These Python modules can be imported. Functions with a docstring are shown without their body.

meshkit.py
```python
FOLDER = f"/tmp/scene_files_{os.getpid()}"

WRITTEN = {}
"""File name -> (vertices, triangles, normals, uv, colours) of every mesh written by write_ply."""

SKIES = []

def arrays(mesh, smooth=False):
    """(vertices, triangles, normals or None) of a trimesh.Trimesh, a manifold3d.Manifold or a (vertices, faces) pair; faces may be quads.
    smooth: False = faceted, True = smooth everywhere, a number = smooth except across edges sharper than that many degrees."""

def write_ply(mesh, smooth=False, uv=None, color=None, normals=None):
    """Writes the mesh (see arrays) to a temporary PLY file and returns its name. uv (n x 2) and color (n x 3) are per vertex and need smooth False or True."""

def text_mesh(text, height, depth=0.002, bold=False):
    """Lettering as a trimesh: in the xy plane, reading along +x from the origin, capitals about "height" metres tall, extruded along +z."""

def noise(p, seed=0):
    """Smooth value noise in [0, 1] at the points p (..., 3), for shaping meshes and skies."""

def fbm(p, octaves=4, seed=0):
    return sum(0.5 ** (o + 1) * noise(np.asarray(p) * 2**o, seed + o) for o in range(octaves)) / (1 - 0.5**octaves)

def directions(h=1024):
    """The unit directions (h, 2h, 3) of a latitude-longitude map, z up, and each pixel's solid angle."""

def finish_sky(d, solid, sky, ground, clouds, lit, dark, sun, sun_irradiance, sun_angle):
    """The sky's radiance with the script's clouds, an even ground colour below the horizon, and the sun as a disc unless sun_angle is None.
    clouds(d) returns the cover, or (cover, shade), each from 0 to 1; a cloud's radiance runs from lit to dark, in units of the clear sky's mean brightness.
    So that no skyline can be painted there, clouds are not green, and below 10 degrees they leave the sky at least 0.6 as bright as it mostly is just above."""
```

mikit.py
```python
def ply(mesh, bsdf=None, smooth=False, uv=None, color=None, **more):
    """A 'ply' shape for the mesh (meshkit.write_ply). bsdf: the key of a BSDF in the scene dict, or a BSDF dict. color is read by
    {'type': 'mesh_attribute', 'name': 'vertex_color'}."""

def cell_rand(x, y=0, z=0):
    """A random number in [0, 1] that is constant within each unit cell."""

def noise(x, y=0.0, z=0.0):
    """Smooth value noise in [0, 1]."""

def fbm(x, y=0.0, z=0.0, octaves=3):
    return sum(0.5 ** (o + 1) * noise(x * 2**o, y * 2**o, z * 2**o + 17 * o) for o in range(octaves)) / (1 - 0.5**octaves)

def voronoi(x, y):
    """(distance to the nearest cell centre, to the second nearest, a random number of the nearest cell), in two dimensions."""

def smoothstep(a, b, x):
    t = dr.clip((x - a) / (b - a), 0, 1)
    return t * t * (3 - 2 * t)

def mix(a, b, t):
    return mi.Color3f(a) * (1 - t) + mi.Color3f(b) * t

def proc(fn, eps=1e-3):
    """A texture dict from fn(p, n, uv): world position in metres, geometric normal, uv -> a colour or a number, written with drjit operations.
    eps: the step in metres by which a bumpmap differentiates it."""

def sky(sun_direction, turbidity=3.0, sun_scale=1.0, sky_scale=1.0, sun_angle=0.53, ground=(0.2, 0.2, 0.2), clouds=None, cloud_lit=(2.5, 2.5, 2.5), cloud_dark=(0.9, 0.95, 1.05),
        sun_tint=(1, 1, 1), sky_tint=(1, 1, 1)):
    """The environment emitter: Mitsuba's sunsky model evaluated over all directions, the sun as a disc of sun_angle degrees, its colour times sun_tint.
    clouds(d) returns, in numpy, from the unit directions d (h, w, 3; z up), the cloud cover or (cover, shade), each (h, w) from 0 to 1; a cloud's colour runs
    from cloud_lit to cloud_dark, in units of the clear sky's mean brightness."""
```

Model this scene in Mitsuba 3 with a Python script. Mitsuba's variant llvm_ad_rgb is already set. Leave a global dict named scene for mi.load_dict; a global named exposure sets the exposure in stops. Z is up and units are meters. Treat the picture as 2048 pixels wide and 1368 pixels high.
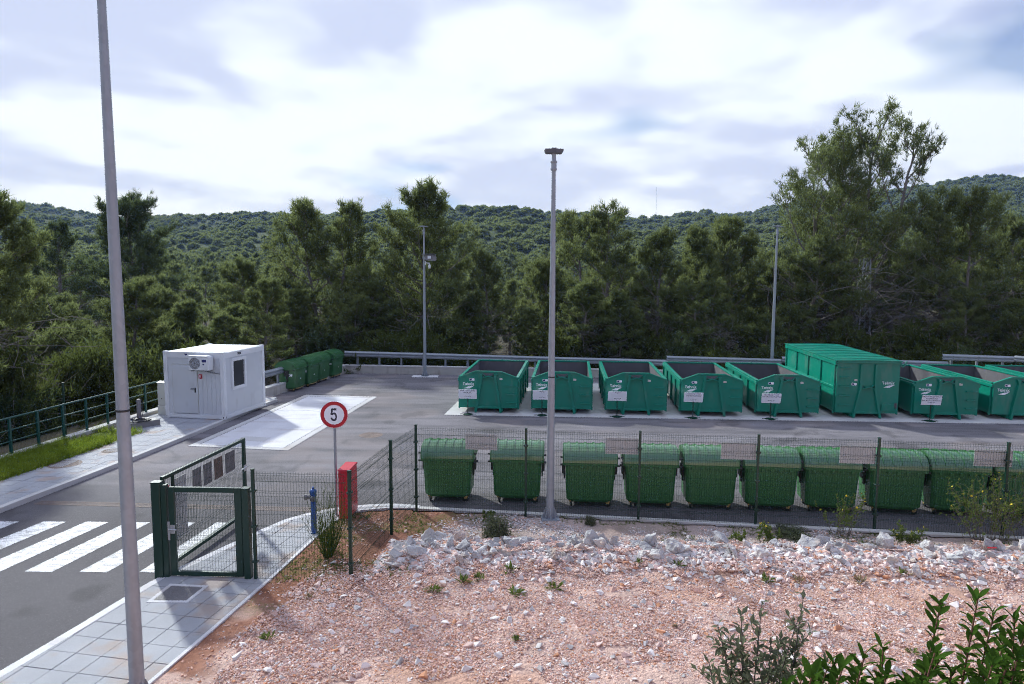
import math, random
import numpy as np, trimesh, shapely
import mitsuba as mi, drjit as dr
import mikit, meshkit
from mikit import noise, fbm, voronoi, cell_rand, smoothstep, mix
from shapely.geometry import Polygon, LineString, box as sbox
from shapely.ops import unary_union
T = mi.ScalarTransform4f
scene, labels = {}, {}

# ---------------------------------------------------------------- camera, sky, exposure
PITCH, ROLL = math.radians(5.69), math.radians(0.3)
EYE = np.array([0.0, 0.0, 5.5])
FW = np.array([0.0, math.cos(PITCH), -math.sin(PITCH)])
UP0 = np.cross([1.0, 0, 0], FW)
UP = UP0 * math.cos(ROLL) - np.array([1.0, 0, 0]) * math.sin(ROLL)
scene['camera'] = {'type': 'perspective', 'fov': 73.74, 'fov_axis': 'x', 'near_clip': 0.1, 'far_clip': 6000.0,
                   'to_world': T().look_at(origin=EYE.tolist(), target=(EYE + FW).tolist(), up=UP.tolist())}
SUN = np.array([-0.587 * 0.853, 0.810 * 0.853, 0.522])


def clouds(d):
    z = np.clip(d[..., 2], 0.0, 1)
    k = 1.0 / (z + 0.16)
    az = np.arctan2(d[..., 0], d[..., 1])
    p = np.stack([d[..., 0] * k, d[..., 1] * k, 0 * z], -1)
    q = np.stack([az * 2.2 + 5.0, np.sqrt(z + 0.02) * 9.0, np.cos(az)], -1)
    w = meshkit.fbm(p * 1.3 + 2.0, 3, 8)[..., None] - 0.5
    a = meshkit.fbm(p * 1.05 + 0.9 * w + np.array([4.2, 0.4, 0]), 5, 3)
    b = meshkit.fbm(q * np.array([1.0, 1.5, 1]) + 0.7 * w, 5, 11)
    c = meshkit.fbm(p * 4.2 + 1.5 * w, 4, 21)
    n = 0.50 * a + 0.27 * b + 0.23 * c
    # thin open gaps of blue between the cloud banks
    gap = meshkit.fbm(p * 0.9 + np.array([34.59, 2.38, 0]), 4, 31)
    cover = 1 - 0.66 * np.clip((gap - 0.62) / 0.09, 0, 1)
    shade = np.clip((n - 0.42) / 0.15, 0, 1)
    shade = shade * shade * (3 - 2 * shade)
    # thick cloud reads brighter close round the sun, greyer away from it
    g = np.clip((d @ (SUN / np.linalg.norm(SUN)) + 0.30) / 0.90, 0, 1)
    shade = np.clip(shade * (1.0 - 0.45 * g) + 0.60 * (1 - g) ** 1.2 * (1 - 0.3 * shade), 0, 1)
    return cover, shade


scene['sky'] = mikit.sky(SUN.tolist(), turbidity=3.0, sun_scale=1.75, sky_scale=1.0, sun_angle=2.6, clouds=clouds,
                         cloud_lit=(4.25, 4.68, 5.3), cloud_dark=(1.65, 1.92, 3.35), sun_tint=(0.74, 1.0, 1.5), sky_tint=(0.72, 0.92, 1.35))
exposure = 1.4

# ---------------------------------------------------------------- helpers
def rot(deg, x=0.0, y=0.0, z=0.0):
    a = math.radians(deg)
    m = np.eye(4)
    m[:2, :2] = [[math.cos(a), -math.sin(a)], [math.sin(a), math.cos(a)]]
    m[:3, 3] = (x, y, z)
    return m


def tw(m):
    return T(np.asarray(m, float))


class MB:
    """collects triangles of one mesh"""
    def __init__(s):
        s.v, s.f, s.n = [], [], 0

    def add(s, v, f, m=None):
        v = np.asarray(v, float)
        f = np.asarray(f, int)
        if f.shape[1] == 4:
            f = np.vstack([f[:, [0, 1, 2]], f[:, [0, 2, 3]]])
        if m is not None:
            v = v @ np.asarray(m)[:3, :3].T + np.asarray(m)[:3, 3]
        s.v.append(v)
        s.f.append(f + s.n)
        s.n += len(v)
        return s

    def tm(s, mesh, m=None):
        return s.add(mesh.vertices, mesh.faces, m)

    def box(s, x0, x1, y0, y1, z0, z1, m=None):
        v = [[x, y, z] for x in (x0, x1) for y in (y0, y1) for z in (z0, z1)]
        return s.add(v, [[0, 1, 3, 2], [4, 6, 7, 5], [0, 4, 5, 1], [2, 3, 7, 6], [0, 2, 6, 4], [1, 5, 7, 3]], m)

    def cbox(s, x0, x1, y0, y1, z0, z1, c=0.01, m=None):
        p = []
        for x, sx in ((x0, 1), (x1, -1)):
            for y, sy in ((y0, 1), (y1, -1)):
                for z, sz in ((z0, 1), (z1, -1)):
                    p += [(x + sx * c, y + sy * c, z), (x + sx * c, y, z + sz * c), (x, y + sy * c, z + sz * c)]
        return s.hull(p, m)

    def hull(s, pts, m=None):
        h = trimesh.convex.convex_hull(np.asarray(pts, float))
        return s.add(h.vertices, h.faces, m)

    def beam(s, a, b, w, h, up=(0, 0, 1), m=None):
        a, b, up = (np.asarray(q, float) for q in (a, b, up))
        d = (b - a) / np.linalg.norm(b - a)
        x = np.cross(d, up)
        x /= np.linalg.norm(x)
        y = np.cross(x, d)
        v = [q + x * i * w / 2 + y * j * h / 2 for q in (a, b) for i, j in ((-1, -1), (1, -1), (1, 1), (-1, 1))]
        return s.add(v, [[0, 3, 2, 1], [4, 5, 6, 7], [0, 1, 5, 4], [1, 2, 6, 5], [2, 3, 7, 6], [3, 0, 4, 7]], m)

    def tube(s, pts, r, n=8, cap=True, m=None):
        p = np.asarray(pts, float)
        r = np.broadcast_to(np.asarray(r, float), (len(p),))
        t = np.gradient(p, axis=0)
        t /= np.linalg.norm(t, axis=1, keepdims=True) + 1e-12
        a = np.array([0, 0, 1.0]) if abs(t[0, 2]) < 0.9 else np.array([1.0, 0, 0])
        x = np.cross(t, a)
        x /= np.linalg.norm(x, axis=1, keepdims=True) + 1e-12
        y = np.cross(t, x)
        g = np.arange(n) * 2 * np.pi / n
        v = p[:, None] + r[:, None, None] * (np.cos(g)[None, :, None] * x[:, None] + np.sin(g)[None, :, None] * y[:, None])
        i, j = np.meshgrid(np.arange(len(p) - 1), np.arange(n), indexing='ij')
        q = np.stack([i * n + j, i * n + (j + 1) % n, (i + 1) * n + (j + 1) % n, (i + 1) * n + j], -1).reshape(-1, 4)
        f = [q[:, [0, 2, 1]], q[:, [0, 3, 2]]]
        v = v.reshape(-1, 3)
        if cap:
            k = np.arange(1, n - 1)
            f.append(np.stack([0 * k, k, k + 1], 1))
            e = (len(p) - 1) * n
            f.append(np.stack([0 * k + e, e + k + 1, e + k], 1))
        return s.add(v, np.vstack(f), m)

    def lathe(s, prof, n=24, m=None):
        """prof: (r, z) from bottom to top, closed with caps where r > 0"""
        prof = [(1e-4, prof[0][1])] + list(prof) + [(1e-4, prof[-1][1])]
        g = np.arange(n) * 2 * np.pi / n
        v = np.array([[r * math.cos(a), r * math.sin(a), z] for r, z in prof for a in g])
        i, j = np.meshgrid(np.arange(len(prof) - 1), np.arange(n), indexing='ij')
        q = np.stack([i * n + j, i * n + (j + 1) % n, (i + 1) * n + (j + 1) % n, (i + 1) * n + j], -1).reshape(-1, 4)
        return s.add(v, q, m)

    def prism(s, poly, z0, z1, m=None):
        for g in (poly.geoms if hasattr(poly, 'geoms') else [poly]):
            if g.geom_type == 'Polygon' and g.area > 1e-6:
                e = trimesh.creation.extrude_polygon(g, z1 - z0, engine='earcut')
                e.vertices[:, 2] += z0
                s.tm(e, m)
        return s

    def mesh(s):
        return np.vstack(s.v), np.vstack(s.f)

    def ply(s, mat, smooth=False, **k):
        return mikit.ply(trimesh.Trimesh(*s.mesh(), process=False), mat, smooth=smooth, **k)


USED = set()


def numbered(name):
    key, i = name, 0
    while key in USED:
        i += 1
        key = f'{name}_{i:03d}'
    USED.add(key)
    return key


def tag(key, label=None, cat=None, group=None, kind=None):
    d = {}
    for a, b in (('label', label), ('category', cat), ('group', group), ('kind', kind)):
        if b:
            d[a] = b
    if d:
        labels[key] = d
    return key


def thing(name, label, cat, group=None):
    return tag(numbered(name), label, cat, group)


def put(name, mb, mat, smooth=False, label=None, cat=None, group=None, kind=None, parent=None, to=None, **k):
    key = numbered((parent + '__' if parent else '') + name)
    d = mb if isinstance(mb, dict) else mb.ply(mat, smooth, **k)
    if to is not None:
        d = {**d, 'to_world': tw(to)}
    scene[key] = d
    tag(key, label, cat, group, kind)
    return key


class Proto:
    """a thing built once and placed as often as needed, each copy with entries of its own"""
    def __init__(s):
        s.parts = []

    def part(s, path, mb, mat, smooth=False, label=None, kind=None, **k):
        s.parts.append((path, mb if isinstance(mb, dict) else mb.ply(mat, smooth, **k), label, kind))
        return path

    def place(s, name, label, cat, m, group=None, skip=(), relabel=None):
        t = thing(name, label, cat, group)
        for path, d, lab, kind in s.parts:
            if path in skip:
                continue
            key = t + '__' + path
            USED.add(key)
            scene[key] = {**d, 'to_world': tw(m)}
            tag(key, (relabel or {}).get(path, lab), None, None, kind)
        return t


def text(s, h, m, mb=None, sx=1.0, depth=0.002, bold=True):
    mb = mb or MB()
    t = meshkit.text_mesh(s, h, depth, bold)
    v = np.array(t.vertices)
    v[:, 0] = (v[:, 0] - v[:, 0].mean() * 0 - (v[:, 0].max() + v[:, 0].min()) / 2) * sx
    return mb.add(v, t.faces, m)


def facing(x, y, z, yaw=0.0, pitch=0.0):
    """frame for lettering: text x to the right, text y up, text z out of the face; yaw 0 = the face looks towards -y"""
    m = np.eye(4)
    m[:3, 0], m[:3, 1], m[:3, 2] = (1, 0, 0), (0, 0, 1), (0, -1, 0)
    r = rot(yaw)
    a = math.radians(pitch)
    q = np.eye(4)
    q[1:3, 1:3] = [[math.cos(a), -math.sin(a)], [math.sin(a), math.cos(a)]]
    m = r @ q @ m
    m[:3, 3] = (x, y, z)
    return m


# ---------------------------------------------------------------- materials
def rgb(c):
    return {'type': 'rgb', 'value': [float(x) for x in c]}


def tex(c):
    return mikit.proc(c) if callable(c) else (c if isinstance(c, dict) else rgb(c))


def mat(name, base, rough=0.6, metal=0.0, spec=0.5, bump=None, bscale=1.0, eps=1e-3, **k):
    b = {'type': 'principled', 'base_color': tex(base), 'roughness': tex(rough) if callable(rough) else rough, 'metallic': metal, 'specular': spec, **k}
    if bump is not None:
        b = {'type': 'bumpmap', 'arbitrary': mikit.proc(bump, eps), 'scale': bscale, 'bsdf': b}
    scene[name] = {'type': 'twosided', 'bsdf': b}


def C(*c):
    return mi.Color3f(*c)


def asphalt(p, n, uv):
    big = fbm(p.x * 0.35, p.y * 0.35, 1.0, 3)
    streak = fbm(p.x * 0.5 + 0.1 * p.y, p.y * 2.3, 5.0, 3)
    grain = noise(p.x * 55, p.y * 55, 0.0)
    fine = cell_rand(p.x * 90, p.y * 90, 1)
    yard = smoothstep(15.0, 19.0, p.y)
    t = 0.095 + 0.05 * (big - 0.5) + yard * (0.045 + 0.15 * (streak - 0.5))
    t = t * (0.80 + 0.22 * grain + 0.18 * fine)
    dusty = smoothstep(0.52, 0.75, fbm(p.x * 0.6 + 7, p.y * 0.6 + 3, 2.0, 4))
    crack = smoothstep(0.045, 0.0, dr.abs(fbm(p.x * 0.45 + 2, p.y * 0.45, 6.0, 4) - 0.5)) * smoothstep(0.5, 0.6, noise(p.x * 0.3, p.y * 0.3, 4))
    oil = smoothstep(0.66, 0.80, fbm(p.x * 1.1 + 11, p.y * 0.8 + 5, 3.0, 4))
    agg = smoothstep(0.86, 0.97, cell_rand(p.x * 60, p.y * 60, 9))
    c = mix(C(1.0, 0.925, 0.99) * t, C(0.25, 0.20, 0.185), 0.30 * dusty * yard)
    return mix(c * (1 - 0.22 * crack * yard) * (1 - 0.3 * oil), C(0.26, 0.25, 0.245), 0.16 * agg)


def concrete(p, n, uv):
    a = fbm(p.x * 0.8, p.y * 0.8, p.z * 0.8, 4)
    s = smoothstep(0.55, 0.8, fbm(p.x * 1.7 + 4, p.y * 0.6, p.z * 3 + 2.0, 4))
    g = cell_rand(p.x * 70, p.y * 70, p.z * 70)
    return mix(C(0.50, 0.485, 0.47), C(0.40, 0.35, 0.31), 0.55 * s) * (0.78 + 0.36 * a) * (0.95 + 0.1 * g)


def slab_concrete(p, n, uv):
    a = fbm(p.x * 1.2, p.y * 0.5, 3.0, 4)
    st = smoothstep(0.55, 0.72, fbm(p.x * 0.9, p.y * 3.1, 8.0, 4))
    g = cell_rand(p.x * 60, p.y * 60, 3)
    return mix(C(0.60, 0.59, 0.60), C(0.47, 0.42, 0.39), 0.45 * st) * (0.80 + 0.32 * a) * (0.96 + 0.08 * g)


def wall_concrete(p, n, uv):
    a = fbm(p.x * 1.5, p.y * 1.5, p.z * 4.0, 4)
    s = smoothstep(0.5, 0.75, fbm(p.x * 6.0, p.y * 6.0, p.z * 0.9, 3))
    return mix(C(0.46, 0.43, 0.39), C(0.33, 0.28, 0.23), 0.5 * s) * (0.8 + 0.34 * a)


def tile_c(p, n, uv):
    r = cell_rand(p.x * 2.1, p.y * 2.1, 7)
    a = fbm(p.x * 2.2, p.y * 2.2, 0.0, 4)
    d = smoothstep(0.50, 0.72, fbm(p.x * 1.9 + 2, p.y * 1.9, 5.0, 5))
    g = cell_rand(p.x * 130, p.y * 130, 3)
    return mix(C(0.33, 0.335, 0.355), C(0.36, 0.275, 0.225), 0.7 * d) * (0.84 + 0.2 * a + 0.05 * r) * (0.95 + 0.1 * g)


def marking(p, n, uv):
    w = smoothstep(0.48, 0.62, fbm(p.x * 9, p.y * 20, 1.0, 4))
    g = cell_rand(p.x * 70, p.y * 70, 5)
    w2 = smoothstep(0.74, 0.9, g)
    return mix(C(0.66, 0.66, 0.67), C(0.20, 0.195, 0.20), dr.clip(0.55 * w + 0.5 * w2, 0, 1)) * (0.94 + 0.1 * noise(p.x * 4, p.y * 4))


def soil(p, n, uv):
    red = smoothstep(-1.2, -2.6, p.x - 0.32 * (p.y - 12.0)) * smoothstep(10.2, 11.9, p.y + 0.9 * noise(p.x * 2, p.y * 2))
    a = fbm(p.x * 3, p.y * 3, 1.0, 4)
    patch = smoothstep(0.56, 0.70, fbm(p.x * 0.7 + 3, p.y * 0.9, 4.0, 4))
    edge = smoothstep(-3.1, -4.2, p.x + 0.5 * noise(p.x * 1.7, p.y * 1.7)) * smoothstep(0.42, 0.6, fbm(p.x * 1.3, p.y * 1.3, 9.0, 3))
    moss = smoothstep(0.50, 0.64, fbm(p.x * 1.6 + 1, p.y * 1.6 + 4, 7.0, 4))
    back = smoothstep(13.1, 13.7, p.y + 0.4 * noise(p.x, p.y * 2))
    g = cell_rand(p.x * 80, p.y * 80, 2)
    c = mix(C(0.52, 0.36, 0.30), C(0.47, 0.275, 0.195), 0.7 * patch)
    c = mix(c, C(0.30, 0.27, 0.255), 0.55 * back)  # grey of the bins' shadow, painted into the soil behind the berm
    c = mix(c, C(0.22, 0.085, 0.045), dr.clip(red + edge, 0, 1) * 0.85)
    c = mix(c, C(0.12, 0.14, 0.035), moss * smoothstep(0.35, 0.6, cell_rand(p.x * 40, p.y * 40, 4)) * dr.clip(red + 0.35 * back, 0, 1) * 0.6)
    return c * (0.7 + 0.5 * a) * (0.85 + 0.3 * g)


def rock_c(p, n, uv):
    a = fbm(p.x * 5, p.y * 5, p.z * 5, 4)
    v = voronoi(p.x * 3.1 + p.z, p.y * 3.1 - p.z)[2]
    s = smoothstep(0.50, 0.72, fbm(p.x * 3 + 5, p.y * 3, p.z * 4, 4))
    return mix(mix(C(0.57, 0.55, 0.535), C(0.34, 0.335, 0.345), v), C(0.50, 0.34, 0.25), 0.55 * s) * (0.62 + 0.62 * a)


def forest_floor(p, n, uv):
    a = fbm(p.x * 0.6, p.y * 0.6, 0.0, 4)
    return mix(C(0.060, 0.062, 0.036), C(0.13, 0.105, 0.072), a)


def hill_c(p, n, uv):
    a = fbm(p.x * 0.03, p.y * 0.03, 0.0, 4)
    b = fbm(p.x * 0.16, p.y * 0.16, 3.0, 3)
    clear = 0.4 * smoothstep(0.62, 0.74, fbm(p.x * 0.012, p.y * 0.03, 5.0, 4)) * smoothstep(0.45, 0.7, b)
    return mix(mix(C(0.060, 0.080, 0.038), C(0.115, 0.130, 0.062), a), C(0.20, 0.18, 0.13), 0.6 * clear) * (0.6 + 0.7 * b)


def grass_soil(p, n, uv):
    a = fbm(p.x * 1.4, p.y * 1.4, 0.0, 4)
    return mix(C(0.07, 0.10, 0.02), C(0.17, 0.11, 0.06), smoothstep(0.5, 0.75, a))


def worn_paint(c, k=0.35, sc=1.0, dirt=0.10):
    def f(p, n, uv):
        a = fbm(p.x * 1.3 * sc, p.y * 1.3 * sc, p.z * 1.6 * sc, 4)
        d = smoothstep(0.55, 0.8, fbm(p.x * 5 * sc, p.y * 5 * sc, p.z * 1.5 * sc, 4))
        return mix(C(*c) * (1 - 0.5 * k + k * a), C(0.24, 0.22, 0.19), dirt * d)
    return f


def galv(p, n, uv):
    a = voronoi(p.x * 14 + p.y * 9, p.z * 14)[2]
    b = fbm(p.x * 2, p.y * 2, p.z * 1.2, 3)
    return C(0.31, 0.335, 0.37) * (0.76 + 0.10 * a + 0.25 * b)


def dirty_steel(p, n, uv):
    a = fbm(p.x * 2.0, p.y * 2.0, p.z * 2.5, 4)
    r = smoothstep(0.55, 0.75, fbm(p.x * 4 + 3, p.y * 4, p.z * 3, 4))
    return mix(C(0.20, 0.19, 0.195), C(0.13, 0.10, 0.085), 0.6 * r) * (0.75 + 0.45 * a)


def bark(p, n, uv):
    a = fbm(p.x * 7, p.y * 7, p.z * 2.2, 3)
    return mix(C(0.11, 0.095, 0.085), C(0.29, 0.26, 0.24), a)


def leaf(lo, hi, dry, amt=0.12):
    def f(p, n, uv):
        a = fbm(p.x * 0.45, p.y * 0.45, p.z * 0.5, 3)
        r = cell_rand(p.x * 3.3, p.y * 3.3, p.z * 3.3)
        d = smoothstep(0.60, 0.78, fbm(p.x * 0.8 + 3, p.y * 0.8, p.z * 1.1, 3))
        return mix(mix(C(*lo), C(*hi), dr.clip(0.75 * a + 0.35 * r, 0, 1)), C(*dry), amt * d + amt * 0.5 * r)
    return f


mat('mat_asphalt', asphalt, 0.85, spec=0.25, bump=lambda p, n, uv: fbm(p.x * 45, p.y * 45, 0.0, 2), bscale=0.006)
mat('mat_concrete', concrete, 0.85, spec=0.25)
mat('mat_slab', slab_concrete, 0.8, spec=0.3)
mat('mat_wall', wall_concrete, 0.9, spec=0.2)
mat('mat_tile', tile_c, 0.8, spec=0.3)
mat('mat_marking', marking, 0.7)
mat('mat_soil', soil, 0.95, spec=0.1, bump=lambda p, n, uv: fbm(p.x * 26, p.y * 26, 0.0, 3), bscale=0.03)
mat('mat_rock', rock_c, 0.9, spec=0.2, bump=lambda p, n, uv: fbm(p.x * 14, p.y * 14, p.z * 14, 3), bscale=0.05)
mat('mat_stone', {'type': 'mesh_attribute', 'name': 'vertex_color'}, 0.9, spec=0.2)
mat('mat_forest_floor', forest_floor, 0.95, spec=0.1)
mat('mat_hill', hill_c, 0.95, spec=0.05)
mat('mat_grass_soil', grass_soil, 0.95, spec=0.1)
mat('mat_galv', galv, 0.5, metal=0.3, spec=0.5)
mat('mat_steel_dirty', dirty_steel, 0.65, metal=0.1)
mat('mat_lining', worn_paint((0.115, 0.112, 0.120), 0.35, 1.0, 0.25), 0.7, spec=0.2)
mat('mat_container', worn_paint((0.003, 0.190, 0.128), 0.25, 0.8, 0.16), 0.28, spec=0.5)
mat('mat_wire', (0.006, 0.030, 0.020), 0.75, spec=0.1)
mat('mat_fence', (0.005, 0.029, 0.019), 0.36, spec=0.5)
mat('mat_rail', (0.008, 0.060, 0.050), 0.32, spec=0.5)
BIN_GREEN = worn_paint((0.034, 0.125, 0.042), 0.25, 0.45, 0.06)
mat('mat_bin', BIN_GREEN, 0.42, spec=0.5)
mat('mat_bin_lid', BIN_GREEN, 0.20, spec=0.9, clearcoat=1.0, clearcoat_gloss=0.9)
mat('mat_bin_far', worn_paint((0.034, 0.125, 0.045), 0.3, 0.6, 0.1), 0.27, spec=0.5)
mat('mat_black', (0.018, 0.018, 0.020), 0.5)
mat('mat_white', worn_paint((0.64, 0.65, 0.66), 0.10, 1.0, 0.12), 0.45)
mat('mat_white_panel', worn_paint((0.52, 0.535, 0.555), 0.14, 1.0, 0.16), 0.42)
mat('mat_grey_panel', (0.52, 0.52, 0.47), 0.6)
mat('mat_board', (0.80, 0.80, 0.84), 0.5)
mat('mat_board_back', worn_paint((0.42, 0.42, 0.41), 0.12, 2.0), 0.6)
mat('mat_navy', (0.015, 0.02, 0.12), 0.5)
mat('mat_letter', (0.74, 0.76, 0.78), 0.5)
mat('mat_ink', (0.03, 0.03, 0.05), 0.6)
mat('mat_red', (0.43, 0.010, 0.024), 0.35)
mat('mat_blue', (0.02, 0.075, 0.27), 0.35)
mat('mat_brass', (0.45, 0.33, 0.13), 0.45, metal=0.4)
mat('mat_chrome', (0.6, 0.6, 0.62), 0.25, metal=0.9)
mat('mat_grille', (0.10, 0.10, 0.11), 0.5)
mat('mat_rust', worn_paint((0.15, 0.108, 0.092), 0.6, 3.0), 0.8)
mat('mat_dark_glass', (0.03, 0.033, 0.035), 0.05, spec=0.6)
mat('mat_bark', bark, 0.9, spec=0.15)
mat('mat_twig', (0.13, 0.115, 0.105), 0.9, spec=0.1)
mat('mat_stem_red', (0.14, 0.06, 0.04), 0.7)
mat('mat_dry', (0.30, 0.24, 0.14), 0.9, spec=0.1)
mat('mat_yellow', (0.70, 0.52, 0.03), 0.7)


def leafmat(name, f, trans=0.55, rough=0.7):
    scene[name] = {'type': 'principledthin', 'base_color': tex(f), 'roughness': rough, 'diff_trans': trans * 2, 'spec_trans': 0.0, 'eta': 1.35}


leafmat('mat_pine', leaf((0.095, 0.128, 0.046), (0.225, 0.262, 0.100), (0.22, 0.19, 0.13)), 0.62)
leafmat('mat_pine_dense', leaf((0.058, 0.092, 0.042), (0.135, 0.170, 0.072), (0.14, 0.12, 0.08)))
leafmat('mat_scrub', leaf((0.045, 0.068, 0.018), (0.125, 0.150, 0.045), (0.13, 0.11, 0.06)))
leafmat('mat_grass', leaf((0.13, 0.20, 0.020), (0.27, 0.34, 0.045), (0.30, 0.27, 0.10)), 0.5)
leafmat('mat_weed', leaf((0.070, 0.115, 0.026), (0.16, 0.215, 0.055), (0.19, 0.16, 0.07), 0.25), 0.4)
leafmat('mat_glossy_leaf', leaf((0.022, 0.060, 0.010), (0.062, 0.125, 0.018), (0.14, 0.10, 0.03), 0.08), 0.3, 0.32)
leafmat('mat_grey_leaf', leaf((0.075, 0.095, 0.055), (0.16, 0.18, 0.115), (0.2, 0.17, 0.10), 0.1), 0.3, 0.6)

# ---------------------------------------------------------------- the setting: ground, hills, yard, pavements
rng = np.random.default_rng(7)
CREST = np.array([(-1600, 60), (-700, 78), (0, 92), (40, 95), (130, 90), (250, 78), (330, 80), (420, 78), (520, 82), (600, 85), (730, 84), (900, 90), (1000, 92), (1100, 86),
                  (1200, 86), (1300, 82), (1400, 90), (1460, 86), (1500, 90), (1600, 106), (1700, 112), (1850, 122), (1930, 128), (2000, 131), (2048, 128), (2600, 140), (3800, 120)], float)
CREST[:, 1] -= 10.0
CU = (CREST[:, 0] - 1024) / 1365


def sstep(a, b, x):
    t = np.clip((x - a) / (b - a), 0, 1)
    return t * t * (3 - 2 * t)


def wall_y(x):
    return 37.4 - 0.085 * (x + 9.2)


def land(x, y):
    x, y = np.broadcast_arrays(np.asarray(x, float), np.asarray(y, float))
    xl = np.where(y > 29.5, -11.0 + 0.215 * (y - 29.5), -14.75 + 0.075 * (y - 19))
    out = np.maximum(np.maximum(y - wall_y(x), xl - x), x - 27.5)
    far = np.hypot(x, y)
    p = np.stack([x, y, 0 * x], -1)
    z = -0.14 - 3.2 * sstep(0.4, 13.0, out) + 1.6 * (meshkit.fbm(p / 14.0, 3, 5) - 0.5) * sstep(3, 16, out)
    u = np.clip(x / np.maximum(y, 30.0), -2, 3)
    crest = np.interp(u, CU, CREST[:, 1])
    r = np.where(y > 0, y, -y * 0.6)
    hill = crest * (0.30 * sstep(110, 420, r) + 0.70 * sstep(330, 870, r)) * (1 - 0.5 * sstep(900, 1700, r))
    bump = (meshkit.fbm(p / 90.0, 4, 9) - 0.5) * 26 * sstep(160, 420, r) * (1 - 0.75 * sstep(700, 870, r)) + (meshkit.fbm(p / 260.0, 2, 4) - 0.5) * 30 * sstep(250, 420, r) * (1 - sstep(600, 840, r))
    return z + hill + bump + 3.0 * sstep(60, 130, far) * 0


def sheet(xs, ys, fn, name, material, **k):
    X, Y = np.meshgrid(xs, ys)
    V = np.stack([X, Y, fn(X, Y)], -1).reshape(-1, 3)
    n, m = len(xs), len(ys)
    i, j = np.meshgrid(np.arange(m - 1), np.arange(n - 1), indexing='ij')
    a = i * n + j
    F = np.stack([a, a + 1, a + n + 1, a + n], -1).reshape(-1, 4)
    return put(name, MB().add(V, F), material, True, kind='structure', **k)


def spaced(*segs):
    return np.unique(np.concatenate([np.arange(a, b, s) for a, b, s in segs]))


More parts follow.
